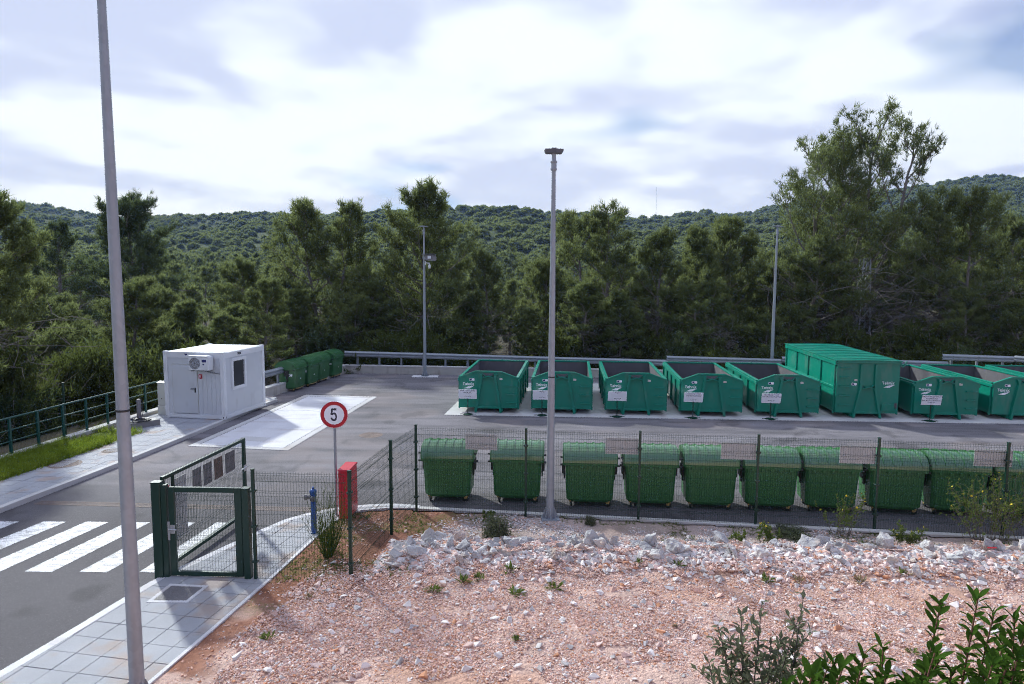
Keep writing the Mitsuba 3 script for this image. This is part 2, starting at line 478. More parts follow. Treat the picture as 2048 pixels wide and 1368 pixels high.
sheet(spaced((-260, -60, 10), (-60, 70, 1.6), (70, 300, 10)), spaced((-160, -20, 10), (-20, 26, 2.5), (26, 70, 1.5), (70, 152, 5)), land, 'forest_ground', 'mat_forest_floor',
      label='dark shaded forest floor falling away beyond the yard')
sheet(spaced((-3200, -1500, 100), (-1500, 1800, 11), (1800, 4200, 100)), spaced((146, 420, 9), (420, 1100, 9), (1100, 3000, 90)), land, 'hills', 'mat_hill',
      label='low wooded hills along the horizon')
sheet(spaced((-3200, 4300, 100)), spaced((-2000, -150, 60)), lambda x, y: land(x, y) - 0.3, 'hills', 'mat_hill', label='wooded land behind the viewer')

ROAD_L = [(-13.2, -14.0), (-12.55, 4.0), (-12.0, 11.0), (-11.68, 15.07), (-11.36, 17.2), (-11.02, 19.8), (-10.66, 23.2), (-10.24, 27.6), (-10.03, 28.9)]
PAVE_L = [(-9.9, -2.0), (-8.2, 4.2), (-7.02, 8.89), (-6.74, 10.06), (-6.38, 11.79), (-5.87, 12.96), (-5.46, 13.93), (-5.02, 14.79), (-4.62, 15.2), (-4.10, 15.56), (-3.59, 15.74), (-2.78, 15.86), (-2.15, 15.72)]
PAVE_R = [(-6.4, -2.0), (-5.55, 4.2), (-4.86, 8.66), (-4.63, 10.02), (-4.37, 11.71), (-4.10, 13.81), (-3.92, 14.81), (-3.78, 15.2), (-3.51, 15.42), (-2.86, 15.60), (-2.15, 15.60)]
FRONT_KERB = [(-2.15, 15.66), (0.89, 15.27), (5.29, 14.68), (10.36, 14.05), (15.0, 13.5), (27.4, 12.0)]
BACK = [(27.4, 34.0), (23.0, wall_y(23.0)), (5.0, wall_y(5.0)), (-9.30, 37.40), (-10.98, 29.7), (-10.35, 29.35)]
yard = Polygon(ROAD_L[::-1] + PAVE_L + FRONT_KERB[1:] + BACK).buffer(0)
put('road', MB().prism(yard.buffer(0.04), -0.10, 0.0), 'mat_asphalt', label='grey asphalt road and yard', kind='structure')

# zebra crossing
for i, (fx, nx) in enumerate([(-11.12, -11.7), (-10.08, -10.62), (-9.14, -9.66), (-8.22, -8.70), (-7.22, -7.69), (-6.33, -6.62)]):
    w0, w1 = 0.25, 0.255
    if i == 5:
        w0, w1 = 0.19, 0.22
    p = Polygon([(nx - w1, 12.09), (nx + w1, 12.07), (fx + w0, 14.60), (fx - w0, 14.62)])
    if i == 5:
        p = p.difference(Polygon(PAVE_L[2:] + PAVE_R[2:][::-1]).buffer(0.02))
    put('stripe', MB().prism(p, 0.0005, 0.004), 'mat_marking', parent='road')

# container pad and weighbridge slab
pad = Polygon([(-2.64, 26.27), (7.2, 25.74), (27.0, 24.80), (27.3, 33.2), (9.0, 34.0), (-1.75, 34.3)])
put('container_pad', MB().prism(pad, -0.05, 0.012), 'mat_concrete', label='pale concrete strip under the row of green skips', kind='structure')
slab = Polygon([(-10.28, 21.26), (-6.95, 20.76), (-6.02, 30.10), (-9.33, 30.50)])
wb = put('weighbridge', MB().prism(slab.difference(slab.buffer(-0.24)), -0.05, 0.014), 'mat_concrete', label='long pale concrete weighbridge slab set flush in the asphalt', cat='weighbridge')
inner = slab.buffer(-0.27)
ax = np.array([0.093, 0.9957])
for k in range(3):
    cut = Polygon([tuple(np.array([-13.0, 21.0]) + ax * (k * 3.17 + 0.01 * k)), tuple(np.array([-3.0, 20.0]) + ax * (k * 3.17 + 0.01 * k)),
                   tuple(np.array([-3.0, 20.0]) + ax * (k * 3.17 + 3.16)), tuple(np.array([-13.0, 21.0]) + ax * (k * 3.17 + 3.16))])
    put('panel', MB().prism(inner.intersection(cut), -0.04, 0.012), 'mat_slab', parent=wb)
put('joint', MB().prism(inner.buffer(0.03), -0.04, 0.004), 'mat_black', parent=wb)
put('cover_plate', MB().prism(Polygon([(-9.05, 22.0), (-8.1, 21.86), (-8.04, 22.4), (-8.98, 22.54)]), 0.0, 0.017), 'mat_concrete', parent=wb, label='small darker wet patch laid as a thin slab')  # added thin slab standing for a wet patch, not a real cover

# kerbs
def off(line, w):
    """the polyline moved w to its left"""
    p = np.array(line, float)
    d = np.diff(p, axis=0)
    d /= np.linalg.norm(d, axis=1, keepdims=True)
    n = np.stack([-d[:, 1], d[:, 0]], 1)
    m = np.vstack([n[:1], n[:-1] + n[1:], n[-1:]])
    m /= np.linalg.norm(m, axis=1, keepdims=True)
    c = np.concatenate([[1.0], np.sum(m[1:-1] * n[1:], axis=1), [1.0]])
    return [tuple(q) for q in p + m * (w / np.maximum(c, 0.5))[:, None]]


def strip(line, w0, w1):
    return Polygon(off(line, w0) + off(line, w1)[::-1]).buffer(0)


def pieces(line, w0, w1, length, gap, z0, z1, parent, name, material, lo=0.0):
    l = LineString(line)
    s = lo
    while s < l.length - 0.2:
        e = min(s + length, l.length)
        seg = [l.interpolate(t).coords[0] for t in np.linspace(s + gap, e - gap, 3)]
        put(name, MB().prism(strip(seg, w0, w1), z0, z1), material, parent=parent)
        s = e


kl = put('kerb', MB().prism(strip(ROAD_L, 0.012, 0.15), -0.1, 0.095), 'mat_concrete', label='raised concrete kerb along the left pavement', kind='structure')
pieces(ROAD_L, 0.0, 0.16, 1.0, 0.004, -0.05, 0.12, kl, 'stone', 'mat_concrete', 6.0)
kr = put('kerb', MB().prism(strip(PAVE_L, 0.0, -0.14), -0.1, 0.012), 'mat_concrete', label='flush pale kerb along the right pavement', kind='structure')
pieces(PAVE_L, 0.0, -0.15, 1.0, 0.003, -0.05, 0.030, kr, 'stone', 'mat_slab', 8.0)
kf = put('kerb', MB().prism(strip(FRONT_KERB, 0.0, -0.15), -0.1, 0.02), 'mat_concrete', label='concrete kerb strip in front of the row of waste bins', kind='structure')
pieces(FRONT_KERB, 0.0, -0.16, 1.0, 0.003, -0.12, 0.030, kf, 'stone', 'mat_concrete')


def tiles(poly, x0, y0, deg, size, z0, z1, parent, limit):
    a = math.radians(deg)
    ex, ey = np.array([math.cos(a), math.sin(a)]), np.array([-math.sin(a), math.cos(a)])
    out = []
    for i in range(-30, 60):
        for j in range(-30, 70):
            o = np.array([x0, y0]) + ex * size * i + ey * size * j
            q = Polygon([tuple(o + ex * u + ey * v) for u, v in ((0.006, 0.006), (size - 0.006, 0.006), (size - 0.006, size - 0.006), (0.006, size - 0.006))])
            if q.intersects(poly):
                g = q.intersection(poly)
                for h in (g.geoms if hasattr(g, 'geoms') else [g]):
                    if h.area > 0.01:
                        out.append(h)
    out.sort(key=lambda h: h.centroid.y)
    rest = MB()
    for k, h in enumerate(out):
        dz = float(rng.uniform(-0.003, 0.003))
        if k < limit:
            put('tile', MB().prism(h, z0, z1 + dz), 'mat_tile', parent=parent)
        else:
            rest.prism(h, z0, z1 + dz)
    if rest.n:
        put('tiles_beyond', rest, 'mat_tile', parent=parent, kind='stuff')


plate_poly = Polygon([(-6.03, 10.90), (-5.40, 10.90), (-5.33, 11.46), (-5.98, 11.52)])
rp = Polygon(off(PAVE_L, -0.15) + PAVE_R[::-1]).buffer(0)
pr = put('pavement', MB().prism(rp, -0.1, 0.010), 'mat_concrete', label='grey tiled pavement running up to the pedestrian gate', kind='structure')
tiles(rp.intersection(sbox(-9, 6.5, 0, 16.5)).difference(plate_poly.buffer(0.03)).buffer(-0.002), -5.1, 8.7, -12.0 + 1.5, 0.42, 0.0, 0.030, pr, 300)
edge = put('edging', MB().prism(strip(PAVE_R, 0.0, -0.06), -0.1, 0.035), 'mat_slab', parent=pr)
LP_IN = [(-15.0, 4.0), (-14.2, 12.0), (-13.30, 16.6), (-12.95, 19.0), (-12.62, 21.6), (-12.45, 22.7), (-13.75, 22.9), (-13.62, 25.3), (-13.3, 28.2), (-11.0, 29.55), (-10.2, 29.3)]
lp = Polygon(off(ROAD_L[1:], 0.16) + LP_IN[::-1]).buffer(0)
pl = put('pavement', MB().prism(lp, -0.1, 0.100), 'mat_concrete', label='grey tiled pavement on the left, leading to the white cabin', kind='structure')
tiles(lp.intersection(sbox(-16, 12.5, -9, 29.5)).buffer(-0.002), -12.0, 15.0, -6.5, 0.42, 0.05, 0.120, pl, 300)

# drain across the road
dr_a, dr_b = np.array([-11.33, 15.86]), np.array([-4.25, 15.44])
dd = (dr_b - dr_a) / np.linalg.norm(dr_b - dr_a)
ang = math.degrees(math.atan2(dd[1], dd[0]))
dm = rot(ang, dr_a[0], dr_a[1], 0)
L = float(np.linalg.norm(dr_b - dr_a))
dg = thing('drain_grate', 'rusty slotted drain grate running across the road', 'drain grate')
put('frame', MB().box(0, L, -0.125, -0.095, -0.05, 0.006).box(0, L, 0.095, 0.125, -0.05, 0.006).box(0, L, -0.095, 0.095, -0.06, -0.04), 'mat_rust', parent=dg, to=dm)
sl = MB()
for k in range(int(L / 0.05)):
    sl.box(k * 0.05, k * 0.05 + 0.024, -0.095, 0.095, -0.03, 0.004)
put('slats', sl, 'mat_rust', parent=dg, to=dm, kind='stuff')

# manhole covers
mp = thing('access_cover', 'dark steel rectangular access cover in the pavement before the gate', 'access cover')
put('frame', MB().prism(plate_poly.buffer(0.03, join_style=2).difference(plate_poly.buffer(-0.035, join_style=2)), 0.0, 0.036), 'mat_slab', parent=mp)
pp = MB().prism(plate_poly.buffer(-0.037, join_style=2), 0.0, 0.030)
for i in range(26):
    for j in range(22):
        q = np.array([-6.0, 10.92]) + np.array([0.66, 0.0]) * (i + 0.5) / 26 + np.array([0.045, 0.57]) * (j + 0.5) / 22
        if plate_poly.buffer(-0.05).contains(shapely.Point(q)):
            pp.beam((q[0] - 0.008, q[1] - 0.008, 0.031), (q[0] + 0.008, q[1] + 0.008, 0.031), 0.005, 0.006)
put('plate', pp, 'mat_steel_dirty', parent=mp)


def manhole(label, x, y, z, r, material):
    t = thing('manhole_cover', label, 'manhole cover')
    put('ring', MB().prism(shapely.Point(x, y).buffer(r, 24).difference(shapely.Point(x, y).buffer(r * 0.86, 24)), z - 0.03, z + 0.006), material, parent=t)
    lid = MB().prism(shapely.Point(x, y).buffer(r * 0.84, 24), z - 0.03, z + 0.003)
    for k in range(-3, 4):
        w = math.sqrt(max((r * 0.8) ** 2 - (k * r * 0.22) ** 2, 0.0001))
        lid.box(x - w, x + w, y + k * r * 0.22 - 0.01, y + k * r * 0.22 + 0.01, z, z + 0.007)
    put('lid', lid, material, parent=t)


manhole('round dusty reddish manhole cover in the asphalt beyond the speed sign', -4.80, 22.88, 0.0, 0.40, 'mat_rust')
manhole('round rusty manhole cover where the grass meets the left pavement', -12.55, 18.75, 0.118, 0.42, 'mat_rust')
manhole('small round cover in the left pavement near the grass', -12.1, 20.2, 0.118, 0.26, 'mat_rust')

# ---------------------------------------------------------------- gravel ground and bank
PR = np.array(PAVE_R)


def gravel_z(x, y):
    x, y = np.broadcast_arrays(np.asarray(x, float), np.asarray(y, float))
    p = np.stack([x, y, 0 * x], -1)
    side = x - np.interp(y, PR[:-2, 1], PR[:-2, 0])
    ins = sstep(0.0, 1.6, side)
    by = 12.85 - 0.035 * x
    w = np.where(y > by, 0.5, 0.95)
    berm = 0.24 * np.exp(-((y - by) / w) ** 2) * sstep(-2.6, -1.2, x)
    z = 0.01 + 0.12 * ins * sstep(13.2, 11.9, y) + berm + 0.07 * (meshkit.fbm(p * 1.1, 4, 2) - 0.5) * ins
    bank = np.clip((8.35 - y) * 0.585, 0, 3.72) * sstep(0.0, 2.0, side - 0.1)
    z = z + bank
    fk = np.interp(x, [q[0] for q in FRONT_KERB], [q[1] for q in FRONT_KERB])
    z = np.where(y > fk - 0.45, np.minimum(z, 0.0), z)
    return np.where(side < -0.02, -0.2, z)


gx, gy = spaced((-7.5, -5.5, 0.25), (-5.5, 14.0, 0.11), (14.0, 30.0, 0.5), (30.0, 70.0, 5.0)), spaced((-60, -4, 4.0), (-4, 7.5, 0.35), (7.5, 15.9, 0.11))


def gravel_sheet(X, Y):
    Z = gravel_z(X, Y)
    fk = np.interp(X, [q[0] for q in FRONT_KERB], [q[1] for q in FRONT_KERB]) - 0.13
    Z = np.where((Y > fk) & (X > -2.2), -0.25, Z)
    return np.where((X < -2.2) & (Y > np.interp(X, [-4.0, -3.78, -3.51, -2.86, -2.15], [14.5, 15.18, 15.38, 15.56, 15.56])) & (X > -4.2), -0.25, Z)


sheet(gx, gy, gravel_sheet, 'gravel_ground', 'mat_soil', label='pinkish gravel and red earth in the foreground')

# loose stones: patches of many stones, laid over the gravel
def stone_shapes(n, npts, flat, seed):
    r = np.random.default_rng(seed)
    out = []
    for _ in range(n):
        q = r.normal(size=(npts, 3))
        q /= np.linalg.norm(q, axis=1, keepdims=True)
        q *= r.uniform(0.75, 1.1, (npts, 1)) * np.array([1, r.uniform(0.55, 0.95), r.uniform(flat * 0.8, flat * 1.3)])
        h = trimesh.convex.convex_hull(q)
        out.append((np.array(h.vertices), np.array(h.faces)))
    return out


PEB = stone_shapes(10, 9, 0.5, 3)
TONES = np.array([(0.70, 0.65, 0.63), (0.64, 0.47, 0.42), (0.62, 0.40, 0.33), (0.54, 0.345, 0.27), (0.70, 0.54, 0.49), (0.44, 0.42, 0.42), (0.52, 0.26, 0.155), (0.60, 0.565, 0.555)])


def stone_patch(n, lo, hi, seed, sx=1.0, probs=None):
    r = np.random.default_rng(seed)
    V, F, K, at = [], [], [], 0
    for _ in range(n):
        v, f = PEB[r.integers(len(PEB))]
        s = lo * (hi / lo) ** (r.random() ** 2.2)
        a = r.random() * 6.283
        c, d = math.cos(a), math.sin(a)
        tilt = r.normal() * 0.25
        v = v * s
        v = np.stack([v[:, 0], v[:, 1] * math.cos(tilt) - v[:, 2] * math.sin(tilt), v[:, 1] * math.sin(tilt) + v[:, 2] * math.cos(tilt)], 1)
        v = np.stack([v[:, 0] * c - v[:, 1] * d, v[:, 0] * d + v[:, 1] * c, v[:, 2]], 1) + np.array([r.uniform(-0.5, 0.5) * sx, r.uniform(-0.5, 0.5) * sx, s * 0.16])
        V.append(v); F.append(f + at); at += len(v)
        K.append(np.tile(TONES[r.choice(len(TONES), p=probs)] * r.uniform(0.75, 1.12), (len(v), 1)))
    return np.vstack(V), np.vstack(F), np.vstack(K)


def patch_group(name, n, lo, hi, seed, probs=None):
    v, f, k = stone_patch(n, lo, hi, seed, 1.06, probs)
    vv = v[f].reshape(-1, 3)
    kk = k[f].reshape(-1, 3)
    scene[name] = {'type': 'shapegroup', 'stones': mikit.ply((vv, np.arange(len(vv)).reshape(-1, 3)), 'mat_stone', color=kk)}


PB = [0.06, 0.20, 0.26, 0.22, 0.12, 0.02, 0.10, 0.02]
PG = [0.2, 0.08, 0.04, 0.04, 0.12, 0.3, 0.02, 0.2]
for k in range(3):
    patch_group(f'gravel_patch_{k}', 2300, 0.010, 0.036, 40 + k, PB)
patch_group('gravel_patch_3', 900, 0.010, 0.05, 50, PG)
patch_group('gravel_patch_4', 240, 0.010, 0.04, 51, [0.1, 0.1, 0.2, 0.2, 0.1, 0.1, 0.15, 0.05])


def ground_frame(x, y, deg, scale=1.0):
    e = 0.35
    gxx = (gravel_z(x + e, y) - gravel_z(x - e, y)) / (2 * e)
    gyy = (gravel_z(x, y + e) - gravel_z(x, y - e)) / (2 * e)
    nrm = np.array([-float(gxx), -float(gyy), 1.0])
    nrm /= np.linalg.norm(nrm)
    a = math.radians(deg)
    ux = np.array([math.cos(a), math.sin(a), 0])
    ux -= nrm * (ux @ nrm)
    ux /= np.linalg.norm(ux)
    m = np.eye(4)
    m[:3, 0], m[:3, 1], m[:3, 2] = ux * scale, np.cross(nrm, ux) * scale, nrm * scale
    m[:3, 3] = (x, y, float(gravel_z(x, y)) + 0.002)
    return m


gi = 0
tag('gravel', 'loose pinkish and white gravel stones covering the foreground', None, None, 'stuff')
for yy in np.arange(6.6, 15.3, 0.8):
    for xx in np.arange(-5.0, 13.2, 0.8):
        if abs(xx) > 0.80 * yy + 1.2:
            continue
        x, y = xx + rng.uniform(-0.2, 0.2), yy + rng.uniform(-0.2, 0.2)
        side = x - float(np.interp(y, PR[:-2, 1], PR[:-2, 0]))
        fk = float(np.interp(x, [q[0] for q in FRONT_KERB], [q[1] for q in FRONT_KERB]))
        if side < 0.32 or y > fk - 0.52:
            continue
        if x < -2.2 + 0.22 * (y - 12.5) and y > 11.6:
            g = 4
            if rng.random() < 0.3:
                continue
        elif y > 13.3 - 0.03 * x:
            g = 3
        elif side < 1.0:
            g = 4
        else:
            g = int(rng.integers(3))
        gi += 1
        scene[f'gravel__{gi:03d}'] = {'type': 'instance', 'group': {'type': 'ref', 'id': f'gravel_patch_{g}'}, 'to_world': tw(ground_frame(x, y, rng.uniform(0, 360), rng.uniform(0.9, 1.1)))}

# rubble and rocks of the low berm
def rock_mesh(seed, s, flat=0.65, cuts=16):
    r = np.random.default_rng(seed)
    q = r.normal(size=(cuts, 3))
    q /= np.linalg.norm(q, axis=1, keepdims=True)
    q *= r.uniform(0.7, 1.12, (cuts, 1)) * np.array([1.0, r.uniform(0.6, 0.95), flat]) * s
    h = trimesh.convex.convex_hull(q)
    h = h.subdivide()
    v = np.array(h.vertices)
    if s > 0.15:
        h = h.subdivide()
        v = np.array(h.vertices)
    e = v / (np.linalg.norm(v, axis=1, keepdims=True) + 1e-9)
    v += e * s * ((meshkit.noise(v / s * 2.3, seed)[:, None] - 0.5) * 0.26 + (meshkit.noise(v / s * 6.0, seed + 1)[:, None] - 0.5) * 0.14)
    return v, np.array(h.faces)


def set_rock(label, group, x, y, s, flat, seed, yaw, tilt=0.0, sink=0.3, cuts=16, name='rock'):
    v, f = rock_mesh(seed, s, flat, cuts)
    a, b = math.radians(yaw), math.radians(tilt)
    v = np.stack([v[:, 0] * math.cos(b) + v[:, 2] * math.sin(b), v[:, 1], -v[:, 0] * math.sin(b) + v[:, 2] * math.cos(b)], 1)
    v = np.stack([v[:, 0] * math.cos(a) - v[:, 1] * math.sin(a), v[:, 0] * math.sin(a) + v[:, 1] * math.cos(a), v[:, 2]], 1)
    z = float(gravel_z(x, y)) - v[:, 2].min() * (1 - sink * 2)
    put(name, MB().add(v + np.array([x, y, z]), f), 'mat_rock', 12, label, 'rock', group)


def below(x):
    names = ['first', 'second', 'third', 'fourth', 'fifth', 'sixth', 'seventh', 'eighth', 'ninth', 'last']
    at = [-1.4, 0.1, 1.7, 3.0, 4.2, 5.5, 6.7, 8.0, 9.3, 10.6]
    i = int(np.argmin([abs(x - a) for a in at]))
    return f'before the {names[i]} near bin'


BIG = [  # label, x, y, size, flatness, seed, yaw, tilt
    ('upright white rounded rock at the left end of the rock berm', -1.62, 13.15, 0.21, 1.1, 1, 20, -25),
    ('pointed grey rock standing left of the round grey-green bush', -0.98, 12.95, 0.18, 1.2, 2, 60, 15),
    ('long flat beige rock slab at the berm end nearest the fence post', -1.75, 12.35, 0.28, 0.45, 3, 30, 20),
    ('angular grey boulder with a ridged face behind the middle of the berm', 1.55, 12.75, 0.25, 0.9, 4, 45, 10),
    ('pointed grey boulder at the crest of the berm right of the grey lamp post', 2.75, 12.72, 0.25, 0.95, 5, 10, 25),
    ('pale grey wedge boulder leaning towards the gravel in mid berm', 3.05, 12.42, 0.24, 0.8, 6, 100, -20),
    ('large long beige boulder with an orange stained side', 4.25, 12.92, 0.38, 0.62, 7, -15, 8),
    ('big dark grey pyramid shaped boulder right of the small flowering weeds', 7.15, 12.6, 0.27, 0.95, 8, 35, 15),
    ('wide pale angular boulder beside the grey pyramid boulder', 7.95, 12.55, 0.27, 0.65, 9, -10, 5),
    ('small upright rock marked with a red paint line', 9.05, 12.55, 0.18, 1.15, 10, 15, -12),
    ('large fractured grey boulder at the right end of the berm', 9.75, 12.5, 0.27, 0.75, 11, 50, 10),
    ('flat topped pale boulder behind the middle of the right half of the berm', 5.75, 12.75, 0.30, 0.5, 12, 5, -5),
]
for lab, x, y, s, fl, sd, yw, ti in BIG:
    set_rock(lab, None, x, y, s * 0.88, fl, sd, yw, ti, 0.2, 18)
put('paint_mark', MB().beam((8.94, 12.36, 0.44), (9.10, 12.35, 0.445), 0.02, 0.02), 'mat_red', parent='rock_009', label='red paint line')
r2 = np.random.default_rng(12)
n = 0
ROCKS = {}
while n < 285:
    x = r2.uniform(-2.3, 11.5) if n < 225 else r2.uniform(-1.6, 4.2)
    y = 12.8 - 0.035 * x + r2.normal() * 0.34 - 0.10
    if any(math.hypot(x - b[1], y - b[2]) < b[3] * 0.75 for b in BIG):
        continue
    s = 0.07 + 0.13 * r2.random() ** 1.9
    n += 1
    size = 'small' if s < 0.10 else ('medium' if s < 0.15 else 'large')
    side = 'far side' if y > 12.9 - 0.035 * x else ('near foot' if y < 12.45 - 0.035 * x else 'crest')
    lab, g = None, f'{size} rocks on the berm {side}, {below(x)}'
    ROCKS.setdefault(f'{size} rock on the berm {side} {below(x)}', []).append((x, 'rock' if not USED else f'rock_{len(BIG) + n - 1:03d}'))
    set_rock(lab, g, x, y, s, r2.uniform(0.45, 0.95), 100 + n, r2.uniform(0, 360), r2.uniform(-25, 25), 0.22, 13)
NTH = ['first', 'second', 'third', 'fourth', 'fifth', 'sixth', 'seventh', 'eighth', 'ninth', 'tenth', 'eleventh', 'twelfth', 'thirteenth', 'fourteenth', 'fifteenth', 'sixteenth', 'seventeenth', 'eighteenth']
for what, l in ROCKS.items():
    for i, (x, k) in enumerate(sorted(l)):
        labels[k]['label'] = f'{what}, {NTH[i]} from the left' if len(l) > 1 else what
V, F, K, at = [], [], [], 0
for _ in range(13000):
    x = r2.uniform(-2.5, 11.8)
    y = 12.62 - 0.035 * x + r2.normal() * 0.42
    if r2.random() < 0.09:
        x, y = r2.uniform(-4.0, 11.0), r2.uniform(8.4, 12.5)
    if x - float(np.interp(y, PR[:-2, 1], PR[:-2, 0])) < 0.7:
        continue
    v, f = PEB[r2.integers(len(PEB))]
    s = 0.032 + 0.080 * r2.random() ** 1.9
    a = r2.random() * 6.283
    v = v * s
    v = np.stack([v[:, 0] * math.cos(a) - v[:, 1] * math.sin(a), v[:, 0] * math.sin(a) + v[:, 1] * math.cos(a), v[:, 2]], 1) + np.array([x, y, float(gravel_z(x, y)) + 0.2 * s])
    vv = v[f].reshape(-1, 3)
    V.append(vv); F.append(np.arange(len(vv)).reshape(-1, 3) + at); at += len(vv)
    K.append(np.tile(TONES[r2.choice(8, p=[0.25, 0.12, 0.06, 0.05, 0.15, 0.15, 0.04, 0.18])] * r2.uniform(0.8, 1.1), (len(vv), 1)))
put('rubble', mikit.ply((np.vstack(V), np.vstack(F)), 'mat_stone', color=np.vstack(K)), None, kind='stuff', label='fist sized pale broken stone strewn over the berm')

# ---------------------------------------------------------------- walls and rails
def wall(label, line, w, z0, z1, cope=0.0):
    t = thing('low_wall', label, 'wall')
    put('wall_body', MB().prism(LineString(line).buffer(w / 2, cap_style=2, join_style=2), z0, z1), 'mat_wall', parent=t)
    if cope:
        put('coping', MB().prism(LineString(line).buffer(w / 2 + 0.02, cap_style=2, join_style=2), z1 - 0.002, z1 + cope), 'mat_concrete', parent=t)
    return t


wall('low concrete wall carrying the crash barrier at the back of the yard', [(-10.98, 29.6), (-9.30, 37.52), (5.0, wall_y(5.0) + 0.12), (26.5, wall_y(26.5) + 0.12)], 0.30, -1.2, 0.40, 0.05)
RAIL = [(-15.2, 12.0), (-14.86, 15.4), (-14.51, 19.42), (-14.07, 23.41), (-13.72, 26.2)]
wall('low beige wall under the green railing on the left', RAIL + [(-13.35, 28.4), (-11.12, 29.7)], 0.26, -1.0, 0.20, 0.04)

rl = LineString(RAIL)
rt = thing('green_railing', 'dark green three bar railing on the low beige wall at left', 'railing')
n = int(rl.length / 1.01)
for k in range(n):
    s = 0.35 + k * 1.01
    if s > rl.length - 0.1:
        break
    q, q2 = rl.interpolate(s), rl.interpolate(s + 0.05)
    a = math.degrees(math.atan2(q2.y - q.y, q2.x - q.x))
    put('post', MB().cbox(-0.035, 0.035, -0.03, 0.03, 0.24, 1.27, 0.004).box(-0.07, 0.07, -0.06, 0.06, 0.235, 0.25), 'mat_rail', parent=rt, to=rot(a, q.x, q.y, 0))
for z, r in ((1.285, 0.028), (0.93, 0.019), (0.60, 0.019)):
    put('bar', MB().tube([(x, y, z) for x, y in rl.coords], r, 10), 'mat_rail', True, parent=rt)

PROFILE = [(0.0, 0.0), (0.012, 0.02), (0.075, 0.07), (0.08, 0.09), (0.075, 0.11), (0.012, 0.145), (0.005, 0.155), (0.012, 0.165), (0.075, 0.20), (0.08, 0.22), (0.075, 0.24), (0.012, 0.29), (0.0, 0.31)]


def barrier(label, pts, ztop, spacing=1.25, zbase=0.45, first=0.5):
    """W-beam crash barrier; pts in plan, ztop at each point; the beam faces the yard (right-hand side of the walking direction)"""
    t = thing('crash_barrier', label, 'crash barrier')
    P = np.array(pts, float)
    d = P[-1] - P[0]
    nrm = np.array([d[1], -d[0]]) / np.linalg.norm(d)
    if nrm[1] > 0 and abs(nrm[1]) > abs(nrm[0]):
        nrm = -nrm
    rows = []
    for (x, y), z in zip(P, ztop):
        out = [np.array([x + nrm[0] * o, y + nrm[1] * o, z - 0.31 + h]) for o, h in PROFILE]
        inn = [np.array([x + nrm[0] * (o - 0.012), y + nrm[1] * (o - 0.012), z - 0.31 + h]) for o, h in PROFILE[::-1]]
        rows.append(out + inn)
    V = np.array(rows).reshape(-1, 3)
    m = 2 * len(PROFILE)
    F = [[i * m + j, i * m + (j + 1) % m, (i + 1) * m + (j + 1) % m, (i + 1) * m + j] for i in range(len(P) - 1) for j in range(m)]
    put('beam', MB().add(V, F), 'mat_galv', parent=t)
    L = LineString(pts)
    s = first
    while s < L.length:
        q = L.interpolate(s)
        z = float(np.interp(s, [L.project(shapely.Point(*p)) for p in pts], ztop))
        b = (q.x - nrm[0] * 0.06, q.y - nrm[1] * 0.06)
        a = math.degrees(math.atan2(nrm[1], nrm[0]))
        put('post', MB().box(-0.05, 0.02, -0.05, -0.035, zbase, z - 0.04).box(-0.05, 0.02, 0.035, 0.05, zbase, z - 0.04).box(-0.05, -0.04, -0.05, 0.05, zbase, z - 0.04)
            .box(-0.11, 0.08, -0.09, 0.09, zbase, zbase + 0.012), 'mat_galv', parent=t, to=rot(a, b[0], b[1], 0))
        sp = MB()
        for dz in (0.09, 0.22):
            sp.hull([(o, c * 0.018, z - 0.31 + dz + s_ * 0.018) for o in (0.05, 0.10) for c, s_ in ((1, 0), (0, 1), (-1, 0), (0, -1))], rot(a, q.x - 0, q.y, 0))
        put('bolts', sp, 'mat_grille', parent=t, kind='stuff')
        s += spacing
    return t


wx = lambda x: (x, wall_y(x) + 0.1)
barrier('long galvanised crash barrier along the back of the yard, left stretch', [wx(-9.25), wx(-4.7), wx(2.1), wx(8.3)], [1.22, 1.17, 1.07, 1.00], 1.23, 0.45, 0.7)
barrier('galvanised crash barrier stretch behind the fourth and fifth open skips', [wx(8.22), wx(14.12)], [1.22, 1.14], 1.25, 0.45, 0.9)
barrier('galvanised crash barrier stretch behind the tall closed green container', [wx(14.14), wx(22.4)], [1.27, 1.14], 1.25, 0.45, 0.9)
barrier('raised galvanised crash barrier stretch at the far right before the corner', [wx(22.1), wx(25.55)], [1.53, 1.46], 1.25, 0.45, 0.5)
barrier('galvanised crash barrier turning towards the viewer at the far right', [(25.6, wall_y(25.6) + 0.1), (27.2, 32.2), (28.6, 29.8)], [1.50, 1.54, 1.56], 1.25, 0.0, 0.5)
barrier('short galvanised crash barrier behind the four far waste bins', [(-10.98, 29.4), (-10.2, 33.2), (-9.34, 37.3)], [1.18, 1.2, 1.21], 1.25, 0.45, 0.35)

